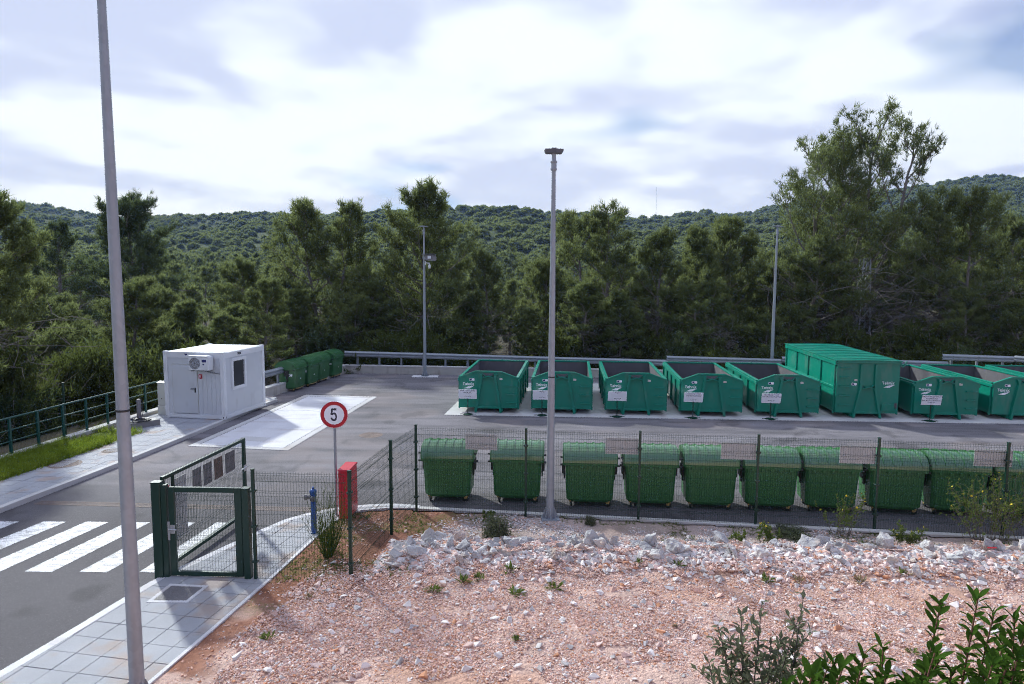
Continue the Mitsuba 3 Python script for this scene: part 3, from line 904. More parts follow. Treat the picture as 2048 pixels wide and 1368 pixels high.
# ---------------------------------------------------------------- lamp posts
def lamp_proto(head_w, H, two_sided):
    p = Proto()
    p.part('pole', MB().lathe([(0.090, 0.02), (0.082, 0.3 * H), (0.064, 0.62 * H), (0.044, H - 0.35), (0.044, H - 0.30)], 20), 'mat_galv', 40)
    p.part('base_plate', MB().cbox(-0.2, 0.2, -0.2, 0.2, 0.0, 0.025, 0.004), 'mat_galv')
    g = MB()
    for k in range(8):
        g.prism(Polygon([(0.085, 0.025), (0.185, 0.025), (0.10, 0.26), (0.085, 0.26)]), -0.006, 0.006, rot(k * 45) @ np.array([[1, 0, 0, 0], [0, 0, 1, 0], [0, 1, 0, 0], [0, 0, 0, 1.0]]))
    for k in range(4):
        g.tube([(0.165 * math.cos(k * 1.5708 + 0.785), 0.165 * math.sin(k * 1.5708 + 0.785), z) for z in (0.02, 0.06)], 0.014, 6)
    p.part('gussets', g, 'mat_galv', kind='stuff')
    p.part('band', MB().lathe([(0.079, 0.40 * H - 0.014), (0.083, 0.40 * H), (0.079, 0.40 * H + 0.014)], 20), 'mat_black', 40)
    p.part('collar', MB().lathe([(0.060, H - 0.36), (0.070, H - 0.34), (0.070, H - 0.315), (0.06, H - 0.30), (0.06, H - 0.20), (0.072, H - 0.19), (0.072, H - 0.165), (0.045, H - 0.15), (0.045, H + 0.06)], 16), 'mat_galv', 40)
    h = MB()
    if two_sided:
        for s in (-1, 1):
            h.hull([(s * 0.03, y, z) for y in (-0.10, 0.10) for z in (H, H + 0.09)] + [(s * head_w, y, z) for y in (-0.09, 0.09) for z in (H + 0.05, H + 0.085)] + [(s * head_w * 0.85, y, H) for y in (-0.09, 0.09)])
        h.box(-0.05, 0.05, -0.08, 0.08, H - 0.01, H + 0.11)
    else:
        h.hull([(-head_w, y, z) for y in (-0.11, 0.11) for z in (H + 0.055, H + 0.075)] + [(head_w * 0.85, y, z) for y in (-0.13, 0.13) for z in (H + 0.02, H + 0.05)] + [(0.0, y, z) for y in (-0.13, 0.13) for z in (H + 0.03, H + 0.10)])
    p.part('lamp_head', h, 'mat_galv' if not two_sided else 'mat_grille', label='two armed flat luminaire' if two_sided else 'flat luminaire')
    return p


lp2, lp1 = lamp_proto(0.20, 8.08, True), lamp_proto(0.25, 7.88, False)
lp3 = lamp_proto(0.22, 9.45, True)
GL = 'tall grey lamp posts of the yard'
lp3.place('lamp_post', 'tall grey lamp post standing closest to the viewer beside the right pavement', 'lamp post', rot(20, -4.80, 8.30, 0.02))
lp2.place('lamp_post', 'tall grey lamp post with a two armed head at the fence among the near bins', 'lamp post', rot(4, 0.88, 15.0, 0.0))
lp1.place('lamp_post', 'tall grey lamp post carrying a camera at the back wall behind the far left yard', 'lamp post', rot(-6, -4.66, 36.25, 0.02), skip=('band',))
lp1.place('lamp_post', 'tall grey lamp post behind the fifth open skip near the closed container', 'lamp post', rot(8, 13.75, 35.85, 0.1), skip=('band',))
put('plinth', MB().cbox(-5.35, -3.95, 35.95, 36.55, -0.05, 0.03, 0.01), 'mat_slab', label='pale concrete footing under the lamp post at the back wall', cat='plinth')

fl = thing('floodlight', 'grey floodlight box bracketed on the lamp post at the back wall', 'floodlight')
fm = rot(-8, -4.62, 36.12, 6.32)
put('housing', MB().hull([(0.08, -0.16, -0.13), (0.62, -0.16, -0.17), (0.08, 0.05, 0.18), (0.60, 0.05, 0.16), (0.08, 0.12, -0.08), (0.62, 0.12, -0.1), (0.08, -0.12, 0.14), (0.60, -0.12, 0.12)]), 'mat_steel_dirty', parent=fl, to=fm)
put('visor', MB().box(-0.12, 0.60, -0.2, 0.1, 0.185, 0.20), 'mat_galv', parent=fl, to=fm)
put('lens', MB().box(0.22, 0.40, -0.185, -0.165, -0.05, 0.10), 'mat_white', parent=fl, to=fm)
put('bracket', MB().box(-0.08, 0.12, -0.09, -0.06, -0.06, 0.06), 'mat_galv', parent=fl, to=fm)
cm = thing('surveillance_camera', 'small white dome camera on a bracket below the floodlight', 'camera')
put('arm', MB().box(0.05, 0.10, -0.12, -0.08, -0.38, -0.18).box(0.05, 0.30, -0.12, -0.08, -0.29, -0.25).box(0.26, 0.30, -0.12, -0.08, -0.36, -0.25), 'mat_white', parent=cm, to=fm)
put('dome', MB().lathe([(0.05, -0.36), (0.075, -0.40), (0.075, -0.50), (0.06, -0.54), (0.03, -0.57)][::-1], 14, np.array([[1, 0, 0, 0.29], [0, 1, 0, -0.1], [0, 0, 1, 0], [0, 0, 0, 1.0]])), 'mat_white', 40, parent=cm, to=fm)

# ---------------------------------------------------------------- white cabin
hm = rot(-9.5, -12.87, 24.98, 0.12)
W_, D_, H_ = 2.43, 2.85, 2.46
cb = thing('cabin', 'white site cabin with a window, a door and a flat roof', 'cabin')
for x in (0.0, W_ - 0.16):
    for y in (0.0, D_ - 0.16):
        put('corner_post', MB().cbox(x, x + 0.16, y, y + 0.16, 0.0, H_ + 0.03, 0.012), 'mat_white', parent=cb, to=hm)
for z0, z1 in ((0.02, 0.17), (H_ - 0.20, H_)):
    for q in ((0.162, W_ - 0.162, 0.012, 0.12), (0.162, W_ - 0.162, D_ - 0.12, D_ - 0.012), (0.012, 0.12, 0.162, D_ - 0.162), (W_ - 0.12, W_ - 0.012, 0.162, D_ - 0.162)):
        put('frame_beam', MB().box(*q, z0, z1), 'mat_white', parent=cb, to=hm)
for k in range(2):
    x0 = 0.06 + k * (W_ - 0.12) / 2
    put('roof_panel', MB().cbox(x0 + 0.006, x0 + (W_ - 0.12) / 2 - 0.006, 0.06, D_ - 0.06, H_ - 0.05, H_ + 0.012, 0.006), 'mat_white', parent=cb, to=hm)
put('gutter', MB().box(0.165, W_ - 0.165, 0.0, 0.03, H_ - 0.03, H_ + 0.018), 'mat_white', parent=cb, to=hm)
# front wall: boards right of the door
for k in range(5):
    x0 = 1.36 + k * 0.178
    put('wall_panel', MB().cbox(x0 + 0.003, x0 + 0.175, 0.035, 0.09, 0.172, H_ - 0.202, 0.004), 'mat_white_panel', parent=cb, to=hm)
put('wall_panel', MB().box(0.164, 0.33, 0.035, 0.09, 0.172, H_ - 0.202).box(0.33, 1.352, 0.035, 0.09, 2.02, H_ - 0.202), 'mat_white_panel', parent=cb, to=hm)
dr_ = put('door', MB().cbox(0.345, 1.335, 0.020, 0.075, 0.19, 2.0, 0.006), 'mat_white_panel', parent=cb, to=hm, label='plain white door')
put('handle', MB().box(1.235, 1.275, 0.004, 0.020, 0.98, 1.16).box(1.09, 1.265, -0.03, -0.012, 1.105, 1.13).box(1.245, 1.265, -0.03, 0.004, 1.105, 1.13), 'mat_black', parent=dr_, to=hm)
put('door_frame', MB().box(0.332, 0.343, 0.022, 0.08, 0.172, 2.018).box(1.337, 1.350, 0.022, 0.08, 0.172, 2.018).box(0.343, 1.337, 0.022, 0.08, 2.003, 2.018), 'mat_grey_panel', parent=cb, to=hm)
# side wall with window (faces the yard)
wy0, wy1, wz0, wz1 = 0.52, 1.50, 1.02, 2.20
for y0, y1, z0, z1 in ((0.164, wy0, 0.172, H_ - 0.202), (wy1, D_ - 0.164, 0.172, H_ - 0.202), (wy0 + 0.001, wy1 - 0.001, 0.172, wz0), (wy0 + 0.001, wy1 - 0.001, wz1, H_ - 0.202)):
    put('wall_panel', MB().box(W_ - 0.09, W_ - 0.035, y0, y1, z0, z1), 'mat_white_panel', parent=cb, to=hm)
win = put('window', MB().box(W_ - 0.10, W_ + 0.006, wy0, wy0 + 0.11, wz0, wz1).box(W_ - 0.10, W_ + 0.006, wy1 - 0.11, wy1, wz0, wz1)
          .box(W_ - 0.10, W_ + 0.006, wy0 + 0.11, wy1 - 0.11, wz0, wz0 + 0.11).box(W_ - 0.10, W_ + 0.006, wy0 + 0.11, wy1 - 0.11, wz1 - 0.11, wz1), 'mat_white', parent=cb, to=hm)
put('pane', MB().box(W_ - 0.055, W_ - 0.045, wy0 + 0.112, wy1 - 0.112, wz0 + 0.112, wz1 - 0.112), 'mat_dark_glass', parent=win, to=hm)
put('vent', MB().box(W_ - 0.013, W_ - 0.004, 0.95, 1.18, H_ - 0.15, H_ - 0.06), 'mat_grille', parent=cb, to=hm)
put('wall_panel', MB().box(0.035, 0.09, 0.164, D_ - 0.164, 0.172, H_ - 0.202).box(0.164, W_ - 0.164, D_ - 0.09, D_ - 0.035, 0.172, H_ - 0.202), 'mat_white_panel', parent=cb, to=hm)
sk = MB()
for x, y, dx, dy in ((0.05, -0.004, 0.03, 0), (W_ - 0.09, -0.004, 0.03, 0), (W_ + 0.001, 0.06, 0, 0.03), (W_ + 0.001, D_ - 0.1, 0, 0.03)):
    sk.box(x, x + max(dx, 0.005), y, y + max(dy, 0.006), 0.05, 0.11)
put('fork_slots', sk, 'mat_black', parent=cb, to=hm, kind='stuff')
put('nameplate', MB().box(0.88, 0.98, 0.005, 0.012, H_ - 0.10, H_ - 0.05), 'mat_navy', parent=cb, to=hm)
ac = thing('air_conditioner', 'white air conditioner unit hung on the cabin front beside the door', 'air conditioner')
put('casing', MB().cbox(1.27, 2.05, -0.34, -0.03, 1.86, 2.36, 0.015), 'mat_white', parent=ac, to=hm)
put('top_cover', MB().box(1.25, 2.0, -0.36, -0.02, 2.362, 2.385), 'mat_white', parent=ac, to=hm)
fg = MB()
for r in np.linspace(0.04, 0.205, 7):
    fg.tube([(1.51 + r * math.cos(a), -0.348, 2.11 + r * math.sin(a)) for a in np.linspace(0, 2 * math.pi, 25)], 0.004, 4, False)
for k in range(8):
    a = k * math.pi / 4
    fg.beam((1.51 + 0.03 * math.cos(a), -0.347, 2.11 + 0.03 * math.sin(a)), (1.51 + 0.21 * math.cos(a), -0.347, 2.11 + 0.21 * math.sin(a)), 0.006, 0.006, (0, 1, 0))
put('fan_grille', fg, 'mat_white_panel', parent=ac, to=hm)
put('fan', MB().lathe([(0.215, 0.0), (0.215, 0.004)], 24, np.array([[1, 0, 0, 1.51], [0, 0, -1, -0.3405], [0, 1, 0, 2.11], [0, 0, 0, 1.0]])), 'mat_grille', parent=ac, to=hm)
put('badge', MB().box(1.80, 1.97, -0.344, -0.338, 2.16, 2.25).box(1.82, 1.89, -0.344, -0.338, 2.06, 2.10), 'mat_navy', parent=ac, to=hm)
put('bracket', MB().box(1.36, 1.40, -0.33, 0.035, 1.82, 1.855).box(1.90, 1.94, -0.33, 0.035, 1.82, 1.855), 'mat_grille', parent=ac, to=hm)
put('pipe', MB().tube([(1.36, -0.02, 1.79), (1.7, -0.015, 1.80), (2.0, -0.01, 1.74), (2.28, 0.0, 1.70)], 0.012, 6), 'mat_grille', parent=ac, to=hm)
fs = thing('fire_sign', 'small square red fire sign on the cabin wall under the air conditioner', 'sign')
put('plate', MB().cbox(1.40, 1.54, 0.024, 0.034, 1.50, 1.66, 0.003), 'mat_red', parent=fs, to=hm)
pr_ = MB()
pr_.prism(Polygon([(-0.035, -0.04), (0.03, -0.04), (0.03, 0.0), (-0.01, 0.0), (-0.01, 0.025), (0.035, 0.025), (0.035, 0.045), (-0.035, 0.045)]), 0.0, 0.003, facing(1.47, 0.0235, 1.58))
put('pictogram', pr_, 'mat_white', parent=fs, to=hm)

ec = thing('electrical_cabinet', 'narrow grey electrical cabinet standing left of the white cabin', 'cabinet')
em = rot(-9.5, -13.42, 25.50, 0.12)
put('plinth', MB().cbox(0.0, 0.42, 0.0, 0.34, 0.0, 0.34, 0.006), 'mat_grey_panel', parent=ec, to=em)
put('body', MB().cbox(0.01, 0.41, 0.012, 0.33, 0.345, 1.22, 0.008), 'mat_grey_panel', parent=ec, to=em)
put('roof', MB().hull([(-0.015, -0.015, 1.222), (0.435, -0.015, 1.222), (-0.015, 0.36, 1.222), (0.435, 0.36, 1.222), (0.0, 0.17, 1.275), (0.42, 0.17, 1.275)]), 'mat_grey_panel', parent=ec, to=em)
put('lock', MB().box(0.16, 0.19, 0.004, 0.012, 0.60, 0.64), 'mat_black', parent=ec, to=em)

bk = thing('concrete_block', 'weathered concrete block at the edge of the left pavement', 'block')
put('slab', MB().cbox(-0.48, 0.48, -0.36, 0.36, 0.0, 0.22, 0.015), 'mat_steel_dirty', parent=bk, to=rot(52, -13.02, 23.62, 0.10))
st = thing('steel_stub', 'short grey steel pipe post standing on the concrete block', 'pipe post')
put('pipe', MB().lathe([(0.075, 0.32), (0.075, 0.98), (0.06, 1.0), (0.06, 1.02)], 14, rot(0, -13.22, 23.85)), 'mat_steel_dirty', 40, parent=st)
put('flange', MB().lathe([(0.14, 0.322), (0.14, 0.345)], 14, rot(0, -13.22, 23.85)), 'mat_steel_dirty', parent=st)
cc = MB()
for k in range(6):
    r = 0.20 + 0.035 * k
    cc.tube([(-13.02 + 0.1 * math.sin(k) + r * 1.15 * math.cos(a), 23.58 + r * 0.8 * math.sin(a) - 0.05 * k, 0.335 + 0.012 * (k % 3) + 0.01 * math.sin(3 * a + k)) for a in np.linspace(0.3 * k, 0.3 * k + 6.2, 26)], 0.012, 5)
cc.tube([(-13.1, 23.8, 0.36), (-13.1, 23.88, 0.55), (-13.12, 23.9, 0.9), (-13.17, 23.9, 1.08), (-13.25, 23.95, 1.02)], 0.012, 5)
put('cable_coil', cc, 'mat_black', True, label='coil of black cable lying on the concrete block', cat='cable')

# ---------------------------------------------------------------- waste bins
def bin_proto(body, lid, far):
    """four-wheeled waste bin, its long face towards -y, origin on the ground under the middle of that face's lower edge"""
    p = Proto()
    def ring(hx, y0, y1, z, c=0.06):
        return [(-hx + c, y0, z), (hx - c, y0, z), (hx, y0 + c, z), (hx, y1 - c, z), (hx - c, y1, z), (-hx + c, y1, z), (-hx, y1 - c, z), (-hx, y0 + c, z)]
    p.part('body', MB().hull(ring(0.495, 0.08, 0.82, 0.13, 0.10) + ring(0.548, 0.03, 0.88, 0.20, 0.07) + ring(0.582, -0.03, 0.96, 1.03, 0.05)), body, 25)
    rb = MB()
    for k in range(9):
        x = -0.46 + k * 0.115
        rb.hull([(x + sx * 0.022, y, z) for sx in (-1, 1) for y, z in ((0.018, 0.26), (-0.022, 0.90))] + [(x + sx * 0.012, y, z) for sx in (-1, 1) for y, z in ((0.010, 0.28), (-0.031, 0.88))])
    p.part('ribs', rb, body, label='shallow upright ribs', kind='stuff')
    p.part('rim', MB().hull(ring(0.64, -0.055, 0.985, 1.035, 0.05) + ring(0.645, -0.06, 0.99, 1.095, 0.05)), body, 25)
    tb = MB()
    for x in (-0.42, -0.2, 0.0, 0.2, 0.42):
        tb.box(x - 0.035, x + 0.035, -0.085, -0.058, 0.99, 1.05)
    p.part('rim_lugs', tb, body, kind='stuff')
    # barrel lid, half an ellipse from front to back
    ya, yb, z0, hh = -0.05, 0.98, 1.10, 0.33
    ang = np.linspace(0, math.pi, 15)
    prof = [((ya + yb) / 2 - (yb - ya) / 2 * math.cos(a), z0 + hh * math.sin(a) ** 0.8) for a in ang]
    def barrel(x0, x1, grow, lo=0, hi=15):
        mb, v = MB(), []
        pr = [(y + (y - 0.465) * grow * 1.2, z0 + (z - z0) * (1 + grow * 2.2)) for y, z in prof[lo:hi]]
        for x in (x0, x1):
            v += [(x, y, z) for y, z in pr]
        m = len(pr)
        f = [[i, i + 1, m + i + 1, m + i] for i in range(m - 1)]
        mb.add(v, f)
        if lo == 0 and hi == 15:
            mb.add(v, [[0, i + 1, i] for i in range(1, m - 1)] + [[m, m + i, m + i + 1] for i in range(1, m - 1)] + [[0, m, 2 * m - 1], [0, 2 * m - 1, m - 1]])
        else:
            mb.add(v, [[0, i + 1, i] for i in range(1, m - 1)] + [[m, m + i, m + i + 1] for i in range(1, m - 1)])
        return mb
    p.part('lid', barrel(-0.615, 0.615, 0.0), lid, 25)
    lr = MB()
    for k in range(6):
        x = -0.5 + k * 0.2
        a = barrel(x - 0.026, x + 0.026, 0.034, 1, 14)
        lr.add(*a.mesh())
    p.part('lid_ribs', lr, lid, 25, kind='stuff')
    for s in (-1, 1):
        sc = MB()
        v = [(s * 0.617, y, z) for y, z in prof] + [(s * 0.64, y, z) for y, z in prof]
        h = MB().hull([(s * 0.618, 0.465 + (y - 0.465) * 0.97, z0 + (z - z0) * 0.97) for y, z in prof] + [(s * 0.640, 0.465 + (y - 0.465) * 0.97, z0 + (z - z0) * 0.97) for y, z in prof])
        sc.add(*h.mesh())
        p.part('side_cheek' if s < 0 else 'side_cheek_001', sc, body, 25)
    kn = MB()
    for s in (-1, 1):
        for y, z in ((0.05, 1.21), (0.04, 1.03)):
            kn.tube([(s * 0.62, y, z), (s * 0.70, y, z)], 0.022, 8)
    p.part('pins', kn, 'mat_black', 40, kind='stuff')
    for nm, s in (('lift_bracket', -1), ('lift_bracket_001', 1)):
        p.part(nm, MB().cbox(*sorted((s * 0.585, s * 0.655)), 0.30, 0.52, 0.74, 1.0, 0.01).tube([(s * 0.60, 0.41, 0.93), (s * 0.70, 0.41, 0.93)], 0.028, 8).cbox(*sorted((s * 0.58, s * 0.615)), 0.34, 0.44, 0.6, 0.76, 0.006), 'mat_black')
    names = iter(('wheel', 'wheel_001', 'wheel_002', 'wheel_003'))
    wr = 0.075
    for k, (x, y) in enumerate(((-0.43, 0.16), (0.43, 0.16), (-0.43, 0.70), (0.43, 0.70))):
        nm = next(names)
        w = MB().lathe([(0.062, -0.024), (wr, -0.016), (wr, 0.016), (0.062, 0.024)], 16, np.array([[0, 0, 1, x], [1, 0, 0, y], [0, 1, 0, wr], [0, 0, 0, 1.0]]) if k != 1 else np.array([[1, 0, 0, x], [0, 0, 1, y], [0, 1, 0, wr], [0, 0, 0, 1.0]]))
        p.part(nm, w, 'mat_black', 40)
        fk = MB()
        if k == 1:
            fk.hull([(x + a, y + s, z) for a, z in ((-0.03, 0.065), (0.03, 0.065), (0.05, 0.135), (-0.05, 0.135)) for s in (-0.034, -0.029)]).hull([(x + a, y + s, z) for a, z in ((-0.03, 0.065), (0.03, 0.065), (0.05, 0.135), (-0.05, 0.135)) for s in (0.029, 0.034)])
        else:
            fk.hull([(x + s, y + a, z) for a, z in ((-0.03, 0.065), (0.03, 0.065), (0.05, 0.135), (-0.05, 0.135)) for s in (-0.034, -0.029)]).hull([(x + s, y + a, z) for a, z in ((-0.03, 0.065), (0.03, 0.065), (0.05, 0.135), (-0.05, 0.135)) for s in (0.029, 0.034)])
        fk.box(x - 0.055, x + 0.055, y - 0.055, y + 0.055, 0.125, 0.145)
        p.part(nm + '__fork', fk, 'mat_brass')
    if far:
        p.part('emblem', MB().prism(Polygon([(-0.09, 0.09), (0.09, 0.11), (0.06, -0.03), (-0.05, -0.12), (-0.10, -0.09), (-0.015, -0.02), (-0.09, -0.01), (0.0, 0.04)]), 0.0, 0.004, facing(0.02, 0.004, 0.66)), 'mat_letter')
        hk = facing(-0.6, 0.33, 0.80, -90)
        p.part('sticker', MB().box(-0.596, -0.588, 0.14, 0.34, 0.74, 0.83, None), 'mat_board')
        p.part('sticker__flag', MB().box(-0.600, -0.5965, 0.26, 0.33, 0.755, 0.815), 'mat_navy')
        p.part('hook', MB().tube([(-0.60, 0.40, 0.74), (-0.62, 0.39, 0.62), (-0.62, 0.36, 0.52), (-0.61, 0.40, 0.46), (-0.60, 0.46, 0.48)], 0.02, 6), 'mat_black')
        p.part('drawbar', MB().tube([(-0.43, 0.08, 0.16), (-0.25, 0.02, 0.14), (0.25, 0.02, 0.14), (0.43, 0.08, 0.16)], 0.018, 6), 'mat_brass')
        lg = MB()
        for x in (-0.3, -0.1, 0.1, 0.3):
            lg.box(x - 0.05, x + 0.05, -0.035, 0.0, 1.11, 1.145)
        p.part('lid_lugs', lg, 'mat_black', kind='stuff')
    return p


nb = bin_proto('mat_bin', 'mat_bin_lid', False)
ROW = [(-1.54, 15.99, -3, 'green bin at the left end of the near row, beside the corner fence post'),
       (0.13, 15.92, -4, 'second green bin of the near row, left of the tall lamp post'),
       (1.85, 15.66, -4, 'third green bin of the near row, just right of the tall lamp post'),
       (3.27, 15.60, -5, 'fourth green bin of the near row, behind the fence post'),
       (4.66, 15.52, -6, 'fifth green bin of the near row, under the left side of the third tan board'),
       (6.03, 15.44, -8, 'sixth green bin of the near row, right of the third tan board'),
       (7.40, 15.35, -9, 'seventh green bin of the near row, behind the yellow flowered weed'),
       (8.86, 15.27, -10, 'eighth green bin of the near row, right of the fourth tan board'),
       (10.22, 15.17, -11, 'ninth green bin of the near row, behind the tall scrubby weeds'),
       (11.62, 15.06, -11, 'green bin at the right end of the near row, cut by the picture edge')]
for x, y, a, lab in ROW:
    nb.place('waste_bin', lab, 'waste bin', rot(a, x, y, 0.0), 'green waste bins in a row behind the mesh fence')
fb = bin_proto('mat_bin_far', 'mat_bin_far', True)
for x, y, a, lab in [(-9.93, 31.78, 83, 'green bin nearest the cabin in the far group of four'), (-9.66, 33.08, 83, 'second green bin from the cabin in the far group'),
                     (-9.50, 34.42, 82, 'third green bin from the cabin in the far group'), (-9.18, 35.86, 81, 'green bin furthest from the cabin, at the corner of the crash barrier')]:
    fb.place('waste_bin', lab, 'waste bin', rot(a, x, y, 0.0), 'four green waste bins at the far left of the yard')

# ---------------------------------------------------------------- skips
def swoosh(cx, y, cz, s=1.0):
    return MB().prism(Polygon([(-0.17 * s, -0.055 * s), (-0.02 * s, 0.02 * s), (0.17 * s, 0.055 * s), (0.24 * s, 0.06 * s), (0.05 * s, -0.055 * s)]), 0.0, 0.003, facing(cx, y, cz))


def skip_proto(L, H, closed):
    p = Proto()
    W, zb, t = 2.32, 0.20, 0.035
    R = 0.24 if not closed else 0.0
    def front_poly(z0, inset=0.0):
        if closed:
            return Polygon([(0, z0), (W, z0), (W, H - 0.02), (0, H - 0.02)])
        return Polygon([(inset, z0), (W - inset, z0), (W - inset, H - 0.05), (W * 0.715, H + R - 0.05), (W * 0.275, H + R - 0.05), (inset, H - 0.05)])
    fx = np.array([[1, 0, 0, 0], [0, 0, -1, 0], [0, 1, 0, 0], [0, 0, 0, 1.0]])   # plan polygon (x, z) -> upright, extruded towards -y
    fx2 = fx.copy(); fx2[1, 3] = t
    p.part('front_wall', MB().prism(front_poly(zb), 0.0, t, fx2), 'mat_container')
    fx3 = fx.copy(); fx3[1, 3] = t + 0.012
    p.part('front_lining', MB().prism(front_poly(zb + 0.05, 0.05), 0.0, 0.008, fx3), 'mat_lining')
    rim_pts = [(0.0, H - 0.05), (W * 0.275, H + R - 0.05), (W * 0.715, H + R - 0.05), (W, H - 0.05)]
    rm = MB()
    if not closed:
        for a, b in zip(rim_pts[:-1], rim_pts[1:]):
            rm.hull([(q[0], y, q[1] + dz) for q in (a, b) for y in (-0.035, 0.075) for dz in (0.0, 0.055)])
        for x0, x1 in ((-0.045, 0.075), (W - 0.075, W + 0.045)):
            rm.cbox(x0, x1, 0.076, L, H - 0.05, H + 0.012, 0.008)
        rm.cbox(0.076, W - 0.076, L - 0.08, L + 0.03, H - 0.05, H + 0.010, 0.008)
        p.part('rim', rm, 'mat_container')
    zt = H - 0.052
    for nm, s in (('side_wall', 0), ('side_wall_001', 1)):
        x0, x1 = ((0.0, t) if s == 0 else (W - t, W))
        p.part(nm, MB().box(x0, x1, t + 0.001, L, zb, zt), 'mat_container')
        xi0, xi1 = ((t + 0.002, t + 0.010) if s == 0 else (W - t - 0.010, W - t - 0.002))
        p.part(nm + '__lining', MB().box(xi0, xi1, t + 0.024, L - 0.06, zb + 0.05, zt - 0.004), 'mat_lining')
    nr = 5 if not closed else 5
    for k in range(nr):
        y = 0.10 + (L - 0.3) * k / (nr - 1)
        for s in (0, 1):
            nm = 'rib' if (k, s) == (0, 0) else f'rib_{2 * k + s:03d}'
            x0, x1 = ((-0.055, -0.001) if s == 0 else (W + 0.001, W + 0.055))
            p.part(nm, MB().cbox(x0, x1, y, y + 0.09, zb - 0.06, zt - 0.12 if not closed else H - 0.14, 0.008), 'mat_container')
    for nm, s in (('side_rail', 0), ('side_rail_001', 1)):
        x0, x1 = ((-0.062, -0.001) if s == 0 else (W + 0.001, W + 0.062))
        p.part(nm, MB().cbox(x0, x1, 0.0, L, H - 0.17 if closed else zt - 0.118, (H - 0.02) if closed else zt - 0.001, 0.008), 'mat_container')
    if closed:
        for nm, s in (('mid_rail', 0), ('mid_rail_001', 1)):
            x0, x1 = ((-0.045, -0.001) if s == 0 else (W + 0.001, W + 0.045))
            mr = MB()
            for k in range(nr - 1):
                y = 0.10 + (L - 0.3) * k / (nr - 1)
                mr.cbox(x0, x1, y + 0.092, y + (L - 0.3) / (nr - 1) - 0.002, H * 0.50, H * 0.50 + 0.09, 0.006)
            p.part(nm, mr, 'mat_container')
    p.part('rear_wall', MB().box(t + 0.001, W - t - 0.001, L - 0.04, L, zb, zt), 'mat_container')
    p.part('rear_wall__lining', MB().box(t + 0.012, W - t - 0.012, L - 0.052, L - 0.042, zb + 0.05, zt - 0.004), 'mat_lining')
    p.part('floor', MB().box(0.002, W - 0.002, t + 0.026, L - 0.054, zb + 0.001, zb + 0.05), 'mat_lining')
    for nm, x in (('skid', W / 2 - 0.53), ('skid_001', W / 2 + 0.53)):
        p.part(nm, MB().cbox(x - 0.045, x + 0.045, 0.05, L - 0.1, 0.035, zb, 0.006).tube([(x - 0.075, L - 0.35, 0.085), (x + 0.075, L - 0.35, 0.085)], 0.085, 12), 'mat_container')
    ztop = H + R - 0.10 if not closed else H - 0.12
    for nm, s in (('leg', -1), ('leg_001', 1)):
        x0, x1 = W / 2 + s * 0.27, W / 2 + s * 0.50
        zm = ztop - (0.16 if not closed else H * 0.42)
        m_ = MB()
        m_.hull([(x + a, y, z) for x, z in ((x0, zm), (x1, 0.02)) for a in (-0.042, 0.042) for y in (-0.105, -0.001)])
        if closed:
            m_.box(x0 - 0.042, x0 + 0.042, -0.104, -0.001, zm, ztop)
        else:
            m_.hull([(x0 + a, y, z) for z in (zm, ztop) for a in (-0.042 - (0.05 if (z == ztop) else 0) * (s < 0), 0.042 + (0.05 if z == ztop else 0) * (s > 0)) for y in (-0.10, -0.001)])
        p.part(nm, m_, 'mat_container')
    zc = ztop - (0.10 if not closed else H * 0.40)
    p.part('hook_recess', MB().box(W / 2 - 0.226, W / 2 + 0.226, -0.012, -0.002, zc + 0.01, ztop + 0.02), 'mat_grille' if not closed else 'mat_container')
    hk = MB()
    for s in (-1, 1):
        hk.hull([(W / 2 + s * 0.225, y, z) for y in (-0.13, -0.014) for z in (zc - 0.07, zc - 0.04)] + [(W / 2, y, z) for y in (-0.15, -0.014) for z in (zc, zc + 0.035)])
        hk.hull([(W / 2 + s * a, y, z) for y in (-0.12, -0.016) for a, z in ((0.225, zc + 0.10), (0.205, zc + 0.10), (0.12, zc + 0.01), (0.10, zc + 0.02))])
    p.part('hook_bar', hk, 'mat_container')
    p.part('bottom_bar', MB().cbox(W / 2 - 0.455, W / 2 + 0.455, -0.06, -0.001, zb - 0.02, zb + 0.07, 0.006), 'mat_container')
    n = 3 if not closed else 5
    for k in range(n):
        z = (0.42 + 0.33 * k) if not closed else (0.50 + 0.36 * k)
        x0, x1 = (W - 0.46, W - 0.06) if not closed else (0.10, 0.50)
        p.part('rung' if k == 0 else f'rung_{k:03d}', MB().cbox(x0, x1, -0.10, -0.06, z, z + 0.035, 0.004).box(x0, x0 + 0.02, -0.10, -0.001, z, z + 0.03).box(x1 - 0.02, x1, -0.10, -0.001, z, z + 0.03), 'mat_container')
    lx, lz = (0.36, H - 0.33) if not closed else (W - 0.40, H * 0.60)
    p.part('lettering', text('Tehnix', 0.105, facing(lx, -0.001, lz), None, 0.98), 'mat_letter')
    p.part('swoosh', swoosh(lx, -0.001, lz - 0.075), 'mat_letter')
    sx, sz = (0.50, H - 0.10) if not closed else (0.66, H * 0.595)
    p.part('sticker', MB().box(sx - 0.10, sx + 0.10, -0.004, -0.001, sz - 0.045, sz + 0.045), 'mat_board')
    p.part('sticker__flag', MB().box(sx - 0.085, sx - 0.005, -0.0065, -0.0045, sz - 0.03, sz + 0.03), 'mat_navy')
    qx, qz = (W * 0.715, H - 0.06) if not closed else (0.72, H * 0.595 + 0.16)
    p.part('plate', MB().box(qx - 0.06, qx + 0.06, -0.004, -0.001, qz - 0.04, qz + 0.04), 'mat_grey_panel')
